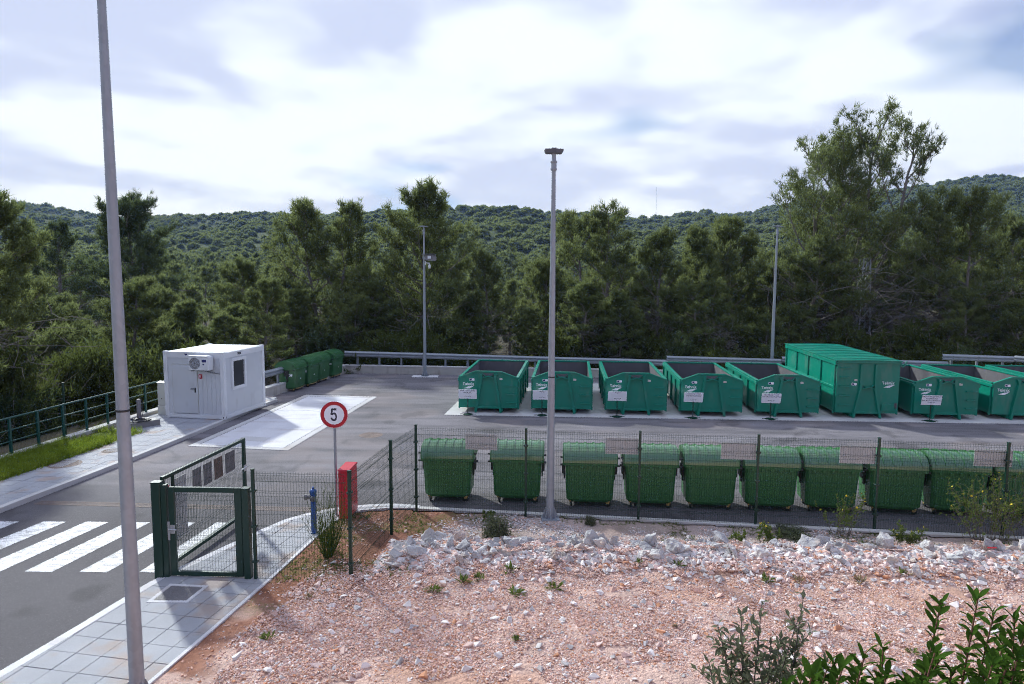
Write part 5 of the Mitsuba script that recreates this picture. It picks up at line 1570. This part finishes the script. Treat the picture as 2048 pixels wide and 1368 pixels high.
HERO = [  # label, shape, x, y, ztop, width, yaw
    ('broad tall pine left of the camera lamp post, its two pointed crown above the skyline', 'pine_g', -12.9, 46.0, 10.1, 1.0, 0),
    ('tall pine behind the camera lamp post, its tip the highest of the left half', 'pine_f', -6.2, 46.5, 10.9, 1.05, 200),
    ('pine with two dark trunks and a rounded top right of the tall grey lamp post', 'pine_d', 5.6, 45.5, 9.2, 1.15, 165),
    ('very large spreading pine at right, open forked crown high above the horizon', 'pine_big', 22.6, 47.0, 16.0, 1.0, 0),
    ('tall pale grey green pine cut by the left picture edge', 'pine_a', -19.4, 24.5, 8.4, 1.2, 10),
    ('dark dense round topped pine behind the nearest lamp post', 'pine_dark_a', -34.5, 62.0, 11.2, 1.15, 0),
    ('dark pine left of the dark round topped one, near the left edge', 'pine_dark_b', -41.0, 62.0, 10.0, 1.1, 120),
    ('light green young pine just left of the white cabin', 'pine_a', -22.4, 41.0, 5.2, 0.9, 90),
    ('bushy low pine with pale tips left of the nearest lamp post', 'pine_e', -27.5, 42.0, 4.2, 1.3, 30),
    ('pine above the right rear corner of the white cabin', 'pine_b', -16.6, 43.5, 6.4, 1.05, 150),
    ('slim pine with a bare pale trunk right of the camera lamp post', 'pine_e', -1.3, 44.0, 6.9, 0.9, 250),
    ('light green pine over the second open skip', 'pine_a', 1.9, 45.5, 6.4, 0.95, 310),
    ('tall grey trunked pine over the fourth open skip', 'pine_e', 9.2, 44.0, 8.2, 0.9, 20),
    ('leafy pine with pointed top over the gap between the fourth and fifth skips', 'pine_c', 12.2, 45.0, 8.7, 1.05, 110),
    ('pine directly left of the lamp post by the fifth skip', 'pine_a', 15.2, 47.0, 9.2, 1.05, 200),
    ('pine on the right of the very large spreading pine, dark and round shouldered', 'pine_d', 29.6, 45.5, 10.0, 1.0, 300),
    ('leaning pine with thin bare trunk near the right picture edge', 'pine_e', 33.2, 45.0, 9.3, 1.0, 180),
    ('pine at the right picture edge behind the crash barrier corner', 'pine_b', 37.5, 46.0, 9.2, 1.0, 60),
    ('low pine between the lamp post by the fifth skip and the large spreading pine', 'pine_b', 19.0, 44.0, 8.0, 1.05, 270),
]
for lab, gid, x, y, zt, w, a in HERO:
    plant_tree('pine_tree', gid, lab, 'tree', None, x, y, zt, w, a)
BELT, YOUNG, BUSH = [], [], []
RN = ('pine_a', 'pine_b', 'pine_c', 'pine_d', 'pine_e')
placed = [(h[2], h[3]) for h in HERO]
n = 0
while n < 36:
    y = rr.uniform(45, 72)
    x = rr.uniform(-0.80, 0.86) * y
    if float(land(x, y)) > -1.6 or min(math.hypot(x - a, y - b) for a, b in placed) < 3.0:
        continue
    placed.append((x, y))
    u = x / y
    px = 1024 + 1365 * u
    row = np.interp(px, [0, 200, 400, 560, 700, 900, 1000, 1100, 1300, 1500, 1700, 2048], [560, 570, 560, 500, 520, 520, 530, 500, 480, 470, 470, 470]) + rr.uniform(0, 70)
    zt = 5.5 + (548 - row) * y / 1365
    BELT.append((plant_tree('pine_tree', RN[n % 5], 'belt pine', 'tree', 'pines filling the belt behind the crash barrier', x, y, zt, rr.uniform(0.85, 1.2)), x, y))
    n += 1
n = 0
while n < 30:
    x = rr.uniform(-24, 36)
    y = wall_y(max(x, -11)) + rr.uniform(4.0, 9.0)
    if x < -12:
        y = rr.uniform(33, 44)
    if min(math.hypot(x - a, y - b) for a, b in placed) < 1.7 or (abs(x / y - 0.513) < 0.045 and y < 44):
        continue
    placed.append((x, y))
    YOUNG.append((plant_tree('young_pine', RN[(n * 3) % 5], 'young pine', 'tree', 'young pines at the edge of the belt', x, y, rr.uniform(2.6, 5.6), rr.uniform(1.1, 1.5)), x, y))
    n += 1
# undergrowth along the edge of the yard
n = 0
while n < 70:
    if n < 48:
        x = rr.uniform(-12.5, 36)
        y = wall_y(x) + rr.uniform(1.6, 7.5)
        lab, g = 'scrubby evergreen bush growing just behind the back crash barrier', 'scrub behind the back crash barrier'
        zt = rr.uniform(0.7, 2.6)
    else:
        y = rr.uniform(16, 40)
        x = (-16.6 if y < 28 else -13.5) - rr.uniform(0.3, 6.5) + 0.06 * (y - 20)
        lab, g = 'leafy evergreen bush growing below the green railing on the left', 'bushes below the left railing'
        zt = rr.uniform(0.2, 2.3)
    zb = float(land(x, y)) - 0.1
    gid = ('scrub_a', 'scrub_b', 'scrub_dark')[int(rr.choice(3, p=[0.4, 0.4, 0.2]))]
    BUSH.append((plant_tree('bush', gid, lab, 'bush', g, x, y, max(zt, zb + 0.8), rr.uniform(0.7, 1.1), None, zb, 1.0), x, y))
    n += 1
for lab, x, y, zt, w in [('yellow green leafy bush at the left edge above the railing', -18.2, 24.5, 2.5, 0.62), ('dark green glossy bush right of the yellow green one, above the railing', -17.0, 28.0, 2.3, 0.6)]:
    plant_tree('bush', 'scrub_a', lab, 'bush', None, x, y, zt, w, None, None, 1.0)

relabel(BELT, 'belt pine')
relabel(YOUNG, 'young pine')
relabel(BUSH[:48], 'barrier bush')
for i, (k, x, y) in enumerate(sorted(BUSH[48:], key=lambda q: q[2])):
    labels[k]['label'] = f'leafy bush below the left railing, {(ORD + [str(j) + "th" for j in range(13, 40)])[i]} from the front'

# woodland in the valley and on the hills: read as one mass
tree_group('wood_a', *pine(41, 10, 3.6, 0.10, 20, 5, 5, 5, 0.8, 0.16, dead=0, top=0.4), 'mat_pine')
tree_group('wood_b', *pine(42, 10, 3.2, 0.12, 20, 5, 5, 5, 0.8, 0.16, dead=0, top=0.55), 'mat_pine')
tag('woodland', 'dark pine woodland filling the valley beyond the nearer trees', None, None, 'stuff')
n = 0
while n < 640:
    y = 72 + 190 * rr.random() ** 0.8
    x = rr.uniform(-0.86, 0.9) * y
    zb = float(land(x, y))
    h = rr.uniform(6.0, 9.5)
    u = 1024 + 1365 * x / y
    row = 548 - (zb + h - 5.5) * 1365 / y
    lim = np.interp(u, [0, 350, 600, 900, 1300, 2048], [478, 486, 486, 480, 470, 462])
    if row < lim:
        h = (548 - lim) * y / 1365 + 5.5 - zb
        if h < 3:
            n += 1
            continue
    n += 1
    k = h / 10
    scene[f'woodland__{n:03d}'] = {'type': 'instance', 'group': {'type': 'ref', 'id': ('wood_a', 'wood_b')[n % 2]}, 'to_world': tw(rot(rr.uniform(0, 360), x, y, zb) @ np.diag([k * 1.15, k * 1.15, k, 1]))}


def crown(seed, n=150, size=0.55):
    r = np.random.default_rng(seed)
    d = unit(r.normal(size=(n, 3)))
    d[:, 2] = np.abs(d[:, 2]) * 1.0 - 0.15
    lob = 0.75 + 0.5 * meshkit.noise(d * 2.2, seed)[:, None]
    P = d * lob * np.array([0.48, 0.48, 0.55]) + np.array([0, 0, 0.38])
    return tufts(P, unit(d + np.array([0, 0, 0.5])), r, 3, 0.30, 0.22, 0.5)


for k in range(4):
    scene[f'hill_crown_{k}'] = {'type': 'shapegroup', 'crown': mikit.ply((lambda V: (V, np.arange(len(V)).reshape(-1, 3)))(crown(60 + k)), 'mat_pine')}
tag('hill_woodland', 'dark scrub and pine woodland covering the far hills', None, None, 'stuff')
n = 0
cnt = 13000
while n < cnt:
    if n < 11000:
        y = 190 + 640 * rr.random() ** 0.85
        x = rr.uniform(-0.80, 0.82) * y
        s = rr.uniform(2.2, 4.8)
    else:
        y = rr.uniform(820, 905)
        x = rr.uniform(-0.80, 0.82) * y
        s = rr.uniform(2.5, 5.0) if rr.random() < 0.85 else rr.uniform(6, 10)
        if meshkit.noise(np.array([x / 60.0, 0.0, 0.0]), 5) < 0.35:
            s *= 0.6
    n += 1
    zb = float(land(x, y)) - 0.4
    scene[f'hill_woodland__{n:03d}'] = {'type': 'instance', 'group': {'type': 'ref', 'id': f'hill_crown_{n % 4}'}, 'to_world': tw(rot(rr.uniform(0, 360), x, y, zb) @ np.diag([s * 1.15, s * 1.15, s, 1]))}

# house, mast and pylon
hz = float(land(-184, 860))
hs = thing('house', 'tiny pale house with a tiled roof on the ridge between the two left pines', 'house')
put('wall', MB().box(-190, -178, 856, 864, hz - 2, hz + 6.0), 'mat_wall', parent=hs)
put('roof', MB().hull([(x, y, hz + 6.02) for x in (-191, -177) for y in (855, 865)] + [(x, 860, hz + 9) for x in (-189, -179)]), 'mat_rust', parent=hs)
put('window', MB().box(-186, -184.5, 855.9, 855.98, hz + 2.5, hz + 4.5), 'mat_dark_glass', parent=hs)
put('window', MB().box(-182.5, -181, 855.9, 855.98, hz + 2.5, hz + 4.5), 'mat_dark_glass', parent=hs)
put('radio_mast', MB().tube([(176, 850, float(land(176, 850))), (176, 850, 112)], 0.15, 5), 'mat_galv', label='thin radio mast on the ridge right of the tall grey lamp post', cat='mast')
py = thing('pylon', 'pale steel lattice power pylon half hidden among the trees by the large spreading pine', 'pylon')
pz = float(land(23.1, 45.0)) - 0.2
lat = MB()
cx, cy = 23.1, 45.0
hw = lambda z: 0.17 + 0.030 * (8.2 - z)
zs = np.linspace(pz, 6.6, 13)
for sx in (-1, 1):
    for sy in (-1, 1):
        lat.beam((cx + sx * hw(pz), cy + sy * hw(pz), pz), (cx + sx * hw(6.6), cy + sy * hw(6.6), 6.6), 0.06, 0.06, (1, 0, 0))
for a, b in zip(zs[:-1], zs[1:]):
    for sy in (-1, 1):
        lat.beam((cx - hw(a), cy + sy * hw(a), a), (cx + hw(b), cy + sy * hw(b), b), 0.032, 0.032, (0, 1, 0))
        lat.beam((cx - hw(b), cy + sy * hw(b), b), (cx + hw(b), cy + sy * hw(b), b), 0.032, 0.032)
    for sx in (-1, 1):
        lat.beam((cx + sx * hw(a), cy - hw(a), a), (cx + sx * hw(b), cy + hw(b), b), 0.032, 0.032, (1, 0, 0))
put('lattice', lat, 'mat_galv', parent=py)
for z, w in ((5.9, 1.25), (4.1, 0.95)):
    put('cross_arm', MB().beam((cx - w, cy, z + 0.05), (cx + w, cy, z + 0.05), 0.07, 0.07), 'mat_galv', parent=py)
    for s in (-1, 1):
        ins = MB()
        for k in range(5):
            ins.lathe([(0.05, -0.03), (0.14, 0.0), (0.05, 0.03)], 10, np.array([[0, 0, s, cx + s * (w - 0.15 - 0.09 * k)], [1, 0, 0, cy], [0, s, 0, z - 0.06], [0, 0, 0, 1.0]]))
        put('insulator', ins, 'mat_white', parent=py)

# ---------------------------------------------------------------- grass verge and weeds
VG = Polygon([(-15.0, 12.0), (-14.2, 12.0), (-13.32, 16.6), (-12.97, 19.0), (-12.64, 21.6), (-12.47, 22.65), (-13.8, 22.9), (-14.0, 22.9), (-14.35, 19.4), (-14.72, 15.4)])
put('verge_soil', MB().prism(VG, -0.3, 0.11), 'mat_grass_soil', label='strip of earth under the grass beside the left pavement', kind='structure')
r3 = np.random.default_rng(8)
P = []
while len(P) < 5200:
    q = r3.uniform([-15.0, 12.0], [-12.3, 23.0])
    if VG.buffer(0.10).contains(shapely.Point(*q)) and meshkit.noise(np.array([q[0] * 1.3, q[1] * 0.9, 0.0]), 3) > 0.30:
        if q[1] > 21.3 and r3.random() < 0.75:
            continue
        P.append((q[0], q[1], 0.11))
P = np.array(P)
put('grass', mikit.ply((lambda V: (V, np.arange(len(V)).reshape(-1, 3)))(tufts(P, np.tile([0, 0, 1.0], (len(P), 1)), r3, 6, 0.24, 0.019, 0.5)), 'mat_grass'), None, kind='stuff', label='bright green grass on the verge beside the left pavement')
P = []
while len(P) < 1500:
    x, y = r3.uniform(-4.3, 12.0), r3.uniform(11.6, 15.2)
    fk = float(np.interp(x, [q[0] for q in FRONT_KERB], [q[1] for q in FRONT_KERB]))
    side = x - float(np.interp(y, PR[:-2, 1], PR[:-2, 0]))
    nz = meshkit.noise(np.array([x * 1.4, y * 1.4, 2.0]), 6)
    if side < 0.12 or y > fk - 0.2 or (x > -1.8 and y < 13.3 - 0.03 * x) or nz < (0.45 if x < -1.6 else 0.62):
        continue
    P.append((x, y, float(gravel_z(x, y))))
P = np.array(P)
put('ground_cover', mikit.ply((lambda V: (V, np.arange(len(V)).reshape(-1, 3)))(tufts(P, np.tile([0, 0, 0.8], (len(P), 1)), r3, 5, 0.075, 0.014, 0.9)), 'mat_weed'), None, kind='stuff', label='low mossy weeds and grass on the red earth by the fences')


def leafy(points, dirs, r, per, L, w, droop=0.0):
    """folded lance shaped leaves, four triangles each"""
    m = len(points)
    out = []
    for k in range(per):
        d = unit(dirs + r.normal(size=(m, 3)) * 0.55)
        s = unit(np.cross(d, r.normal(size=(m, 3)) * 0.4 + np.array([0, 0, 1.0])))
        n_ = np.cross(s, d)
        l = L * r.uniform(0.6, 1.1, (m, 1))
        b, t = points, points + d * l - n_ * droop * l
        mid = points + d * l * 0.5
        a1, a2 = mid + s * w * l + n_ * l * 0.05, mid - s * w * l + n_ * l * 0.05
        out += [np.stack([b, a1, mid], 1), np.stack([b, mid, a2], 1), np.stack([a1, t, mid], 1), np.stack([mid, t, a2], 1)]
    return np.concatenate(out).reshape(-1, 3)


def leafmesh(V, m_):
    return mikit.ply((V, np.arange(len(V)).reshape(-1, 3)), m_)


def weed(label, x, y, R, n, seed, dry=False, group=None):
    r = np.random.default_rng(seed)
    z = float(gravel_z(x, y))
    t = thing('weed', label, 'plant', group)
    a = r.uniform(0, 6.28, n)
    e = r.uniform(0.25, 1.2, n)
    d = np.stack([np.cos(a) * np.cos(e), np.sin(a) * np.cos(e), np.sin(e)], 1)
    P0 = np.array([x, y, z]) + d * r.uniform(0.0, 0.6, (n, 1)) * R * np.array([1, 1, 0.6])
    put('leaves', leafmesh(leafy(P0, d, r, 2, R * 0.75, 0.14), 'mat_dry' if dry else 'mat_weed'), None, parent=t)
    sm_ = MB()
    for k in range(5):
        sm_.tube([(x, y, z - 0.02), tuple(np.array([x, y, z]) + d[k] * R * 0.6)], 0.004, 4)
    put('stems', sm_, 'mat_twig', parent=t)


GW = 'small weeds dotted over the gravel'
for k, (x, y, R, dry) in enumerate([(-0.58, 11.52, 0.16, 0), (-0.01, 11.78, 0.20, 0), (0.76, 11.20, 0.22, 0), (0.07, 10.97, 0.18, 0), (-1.30, 11.13, 0.18, 0), (-0.85, 11.42, 0.20, 0), (4.45, 11.42, 0.20, 0), (3.05, 11.9, 0.16, 0),
                                    (2.35, 12.0, 0.12, 0), (6.95, 11.66, 0.15, 0), (5.05, 11.5, 0.15, 1), (6.1, 11.45, 0.17, 1), (2.51, 9.94, 0.08, 1), (0.10, 9.55, 0.12, 0), (4.3, 10.0, 0.12, 1), (-3.6, 9.6, 0.16, 0), (-3.35, 10.9, 0.12, 1), (5.75, 9.3, 0.13, 0)]):
    row = 'right below the berm' if y > 11.3 else ('on the open gravel' if y > 10.5 else 'low on the near gravel')
    side = 'in line with the pavement fence' if x < -2.4 else below(x).replace('before', 'in line with')
    weed(f'{"dry brown weed tuft" if dry else "small green weed rosette"} {row}, {side}', x, y, R, 16, 70 + k, bool(dry), 'dry weed tufts on the gravel' if dry else GW)

# round flowering bush by the berm
def round_bush(label, x, y, R, H, gid):
    z = float(gravel_z(x, y))
    k = thing('bush', label, 'bush')
    scene[k] = {'type': 'instance', 'group': {'type': 'ref', 'id': gid}, 'to_world': tw(rot(30, x, y, z - 0.03) @ np.diag([R, R, H, 1]))}


round_bush('round grey green bush between the bins and the left end of the rock berm', -0.30, 13.75, 0.42, 0.50, 'light_bush')
round_bush('low dark green bush at the kerb between the third and fourth near bins', 1.75, 14.6, 0.18, 0.22, 'light_bush')
round_bush('low dark green spreading bush behind the right half of the berm', 5.95, 14.0, 0.5, 0.22, 'light_bush')


def tall_weed(label, x, y, H, n, R, seed, flowers, leafL=0.062):
    r = np.random.default_rng(seed)
    z = float(gravel_z(x, y))
    t = thing('tall_weed', label, 'plant')
    st_, P, D, F = MB(), [], [], MB()
    for k in range(n):
        a = r.uniform(0, 6.28)
        b = np.array([x + math.cos(a) * R * 0.35 * r.random(), y + math.sin(a) * R * 0.2 * r.random(), z - 0.03])
        q, d = polyline(b, np.array([math.cos(a) * 0.3, math.sin(a) * 0.2, 1.0]), H * r.uniform(0.55, 1.0), 6, r, 0.09, 0.05)
        st_.tube(q, np.linspace(0.007, 0.003, len(q)), 4, False)
        for j in range(7):
            s = r.uniform(0.35, 1.0)
            p0 = np.array([np.interp(s, np.linspace(0, 1, len(q)), q[:, c]) for c in range(3)])
            tw_, dw = polyline(p0, d * 0.7 + r.normal(size=3) * 0.6, H * 0.16 * r.uniform(0.5, 1.2), 2, r, 0.2, 0.1)
            st_.tube(tw_, 0.0025, 3, False)
            for _ in range(6):
                P.append(tw_[r.integers(0, 3)] + r.normal(size=3) * 0.012)
                D.append(dw)
        if flowers and r.random() < 0.5:
            e = q[-1]
            F.hull([e + r.normal(size=3) * 0.012 for _ in range(8)])
    put('stems', st_, 'mat_twig', parent=t)
    put('leaves', leafmesh(leafy(np.array(P), np.array(D), r, 2, leafL, 0.2), 'mat_weed'), None, parent=t)
    if F.n:
        put('flowers', F, 'mat_yellow', parent=t)


tall_weed('tall leafy weed with yellow flowers in front of the seventh near bin', 6.95, 13.95, 1.05, 12, 0.8, 201, True)
tall_weed('thick stand of tall scrubby weeds before the right end of the bin fence', 9.75, 13.55, 1.5, 34, 1.5, 202, True)
tall_weed('tall thin weeds cut by the right picture edge', 10.6, 13.4, 1.5, 26, 1.1, 203, False)
tall_weed('low yellow flowered weeds behind the long beige boulder', 5.35, 13.55, 0.45, 12, 0.8, 204, True)
tall_weed('low yellow flowered weeds right of the grey pyramid boulder', 8.0, 13.35, 0.5, 14, 0.7, 205, True)
tall_weed('small weed growing between the rocks right of mid berm', 4.6, 13.45, 0.35, 6, 0.4, 206, False)
tall_weed('weed sprig by the fence foot left of the round bush', -0.5, 14.75, 0.3, 6, 0.3, 207, False)

# broom plant inside the fence corner
bt = thing('broom_plant', 'wispy green broom plant in the red earth behind the mesh panel', 'plant')
r4 = np.random.default_rng(77)
st_, P, D = MB(), [], []
bx0, by0 = -3.53, 12.72
for k in range(70):
    a = r4.uniform(0, 6.28)
    lean = r4.uniform(0.02, 0.42)
    q, d = polyline(np.array([bx0 + math.cos(a) * 0.05, by0 + math.sin(a) * 0.05, -0.02]), np.array([math.cos(a) * lean, math.sin(a) * lean, 1.0]), r4.uniform(0.7, 1.35), 6, r4, 0.06, 0.03)
    st_.tube(q, np.linspace(0.0065, 0.0025, len(q)), 4, False)
    for j in range(5):
        i = r4.integers(2, 7)
        w, _ = polyline(q[i], d + r4.normal(size=3) * 0.35, r4.uniform(0.12, 0.3), 2, r4, 0.1, 0.05)
        st_.tube(w, np.linspace(0.004, 0.0018, len(w)), 3, False)
put('stalks', st_, 'mat_weed', parent=bt)

# ---------------------------------------------------------------- foreground shrubs on the bank
def big_leaf(L, w, curl):
    n = 6
    s = np.linspace(0, 1, n)
    half = w * np.sin(np.pi * np.clip(s ** 1.25 * 0.94 + 0.03, 0, 1)) ** 0.8
    V = []
    for i in range(n):
        zc = -curl * s[i] ** 2
        V += [(-half[i], s[i] * L, zc + half[i] * 0.35), (0, s[i] * L, zc), (half[i], s[i] * L, zc + half[i] * 0.35)]
    F = []
    for i in range(n - 1):
        a = 3 * i
        F += [[a, a + 1, a + 4, a + 3], [a + 1, a + 2, a + 5, a + 4]]
    return MB().add(np.array(V), F)


LEAVES = [big_leaf(0.066, 0.0125, 0.010).ply('mat_glossy_leaf', True), big_leaf(0.074, 0.0135, -0.008).ply('mat_glossy_leaf', True), big_leaf(0.058, 0.0120, 0.014).ply('mat_glossy_leaf', True)]


def frame_from(p, d, r):
    d = unit(d)
    s = unit(np.cross(d, np.array([0, 0, 1.0]) + r.normal(size=3) * 0.25))
    m = np.eye(4)
    m[:3, 0], m[:3, 1], m[:3, 2], m[:3, 3] = s, d, np.cross(s, d), p
    return m


def bank_z(x, y):
    return float(gravel_z(x, y))


r5 = np.random.default_rng(99)
at = thing('evergreen_shrub', 'glossy bright green shrub with long leathery leaves in the near right corner', 'shrub')
st_ = MB()
leaves = []
SHOOTS = [(2.00, 2.80, 4.17), (1.87, 2.84, 4.13), (2.12, 2.86, 4.08), (1.77, 2.70, 4.00), (2.22, 2.78, 4.08), (1.52, 2.78, 3.93), (1.63, 2.84, 3.93), (1.27, 2.72, 3.87), (1.44, 2.80, 3.86), (1.95, 2.62, 3.98),
          (2.08, 2.66, 3.98), (1.70, 2.66, 3.86), (2.20, 2.60, 3.98), (1.36, 2.66, 3.80), (1.84, 2.56, 3.88), (2.02, 2.52, 3.86), (1.18, 2.76, 3.80), (1.56, 2.62, 3.78)]
for _ in range(52):
    x = r5.uniform(1.15, 2.4)
    y = r5.uniform(2.35, 3.0)
    SHOOTS.append((x, y, 3.60 + 0.30 * (x - 1.15) + r5.uniform(-0.08, 0.14) - 0.35 * (2.8 - y) * (y < 2.8) * 0.3))
for x, y, zt in SHOOTS:
    zb = bank_z(x, y) - 0.03
    b = np.array([x * 0.97 + r5.normal() * 0.03, y + 0.05, min(zb, zt - 0.35)])
    tp = np.array([x, y, zt - 0.045])
    mid = (b + tp) / 2 + r5.normal(size=3) * 0.02
    q = np.array([b, (b + mid) / 2, mid, (mid + tp) / 2, tp])
    st_.tube(q, np.linspace(0.006, 0.003, 5), 5, False)
    H = float(np.linalg.norm(tp - b))
    n = int(11 + H * 60)
    for k in range(n):
        s = 1 - 0.94 * (k / n) ** 1.05
        p = np.array([np.interp(s, np.linspace(0, 1, 5), q[:, c]) for c in range(3)])
        a = k * 2.4 + r5.normal() * 0.3
        up = 1.5 if s > 0.93 else (0.75 if s > 0.7 else 0.45)
        d = np.array([math.cos(a), math.sin(a), up + r5.normal() * 0.15])
        leaves.append((p, d, k))
put('stems', st_, 'mat_stem_red', True, parent=at)
order = sorted(range(len(leaves)), key=lambda i: -leaves[i][0][2])
rest = MB()
for c, i in enumerate(order):
    p, d, k = leaves[i]
    m = frame_from(p, d, r5) @ np.diag([r5.uniform(0.65, 1.25)] * 3 + [1.0])
    if c < 300:
        put('leaf', LEAVES[i % 3], None, parent=at, to=m)
    else:
        rest.add(*big_leaf(0.066, 0.0125, 0.008).mesh(), m)
if rest.n:
    put('leaves_below', rest, 'mat_glossy_leaf', True, parent=at, kind='stuff')

gb = thing('grey_shrub', 'thin grey green shrub with small dull leaves left of the glossy one', 'shrub')
st_, P, D = MB(), [], []
for x, y, zt in [(1.05, 3.3, 3.74), (1.10, 3.34, 3.62), (1.16, 3.28, 3.80), (1.20, 3.36, 3.66), (1.27, 3.3, 3.86), (1.30, 3.24, 3.70), (1.36, 3.3, 3.62), (1.44, 3.28, 3.76), (1.48, 3.3, 3.92), (1.52, 3.36, 3.66), (1.00, 3.26, 3.56), (1.12, 3.2, 3.5), (1.40, 3.2, 3.55), (1.24, 3.18, 3.55), (1.56, 3.22, 3.6)]:
    zb = bank_z(x, y) - 0.03
    b = np.array([1.26 + (x - 1.26) * 0.6, y, min(zb, zt - 0.45)])
    tp = np.array([x, y, zt])
    mid = (b + tp) / 2 + r5.normal(size=3) * 0.025
    q = np.array([b, (b + mid) / 2, mid, (mid + tp) / 2, tp])
    st_.tube(q, np.linspace(0.005, 0.0022, 5), 5, False)
    for k in range(46):
        s = 1 - 0.9 * (k / 46)
        p = np.array([np.interp(s, np.linspace(0, 1, 5), q[:, c]) for c in range(3)])
        a = k * 2.4
        P.append(p)
        D.append(np.array([math.cos(a), math.sin(a), 0.9 if s > 0.9 else 0.55]))
        if k % 6 == 0 and 0.2 < s < 0.85:
            w, dw = polyline(p, np.array([math.cos(a), math.sin(a), 0.9]), 0.13, 3, r5, 0.1, 0.1)
            st_.tube(w, 0.002, 3, False)
            for j in range(10):
                P.append(w[r5.integers(0, 4)])
                D.append(dw + r5.normal(size=3) * 0.6)
put('stems', st_, 'mat_twig', True, parent=gb)
put('leaves', leafmesh(leafy(np.array(P), unit(np.array(D)), r5, 1, 0.060, 0.19), 'mat_grey_leaf'), None, parent=gb, kind='stuff')

# ---------------------------------------------------------------- air
scene['air'] = {'type': 'homogeneous', 'albedo': rgb((0.95, 0.95, 0.95)), 'sigma_t': {'type': 'rgb', 'value': [5.5e-5, 8.5e-5, 1.6e-4]}}
scene['haze'] = {'type': 'cube', 'bsdf': {'type': 'null'}, 'interior': {'type': 'ref', 'id': 'air'}, 'to_world': T().translate([500.0, 1100.0, 60.0]).scale([4200.0, 3600.0, 260.0])}
USED.add('haze')
tag('haze', 'thin bluish air over the whole valley', None, None, 'stuff')
scene['camera']['medium'] = {'type': 'ref', 'id': 'air'}
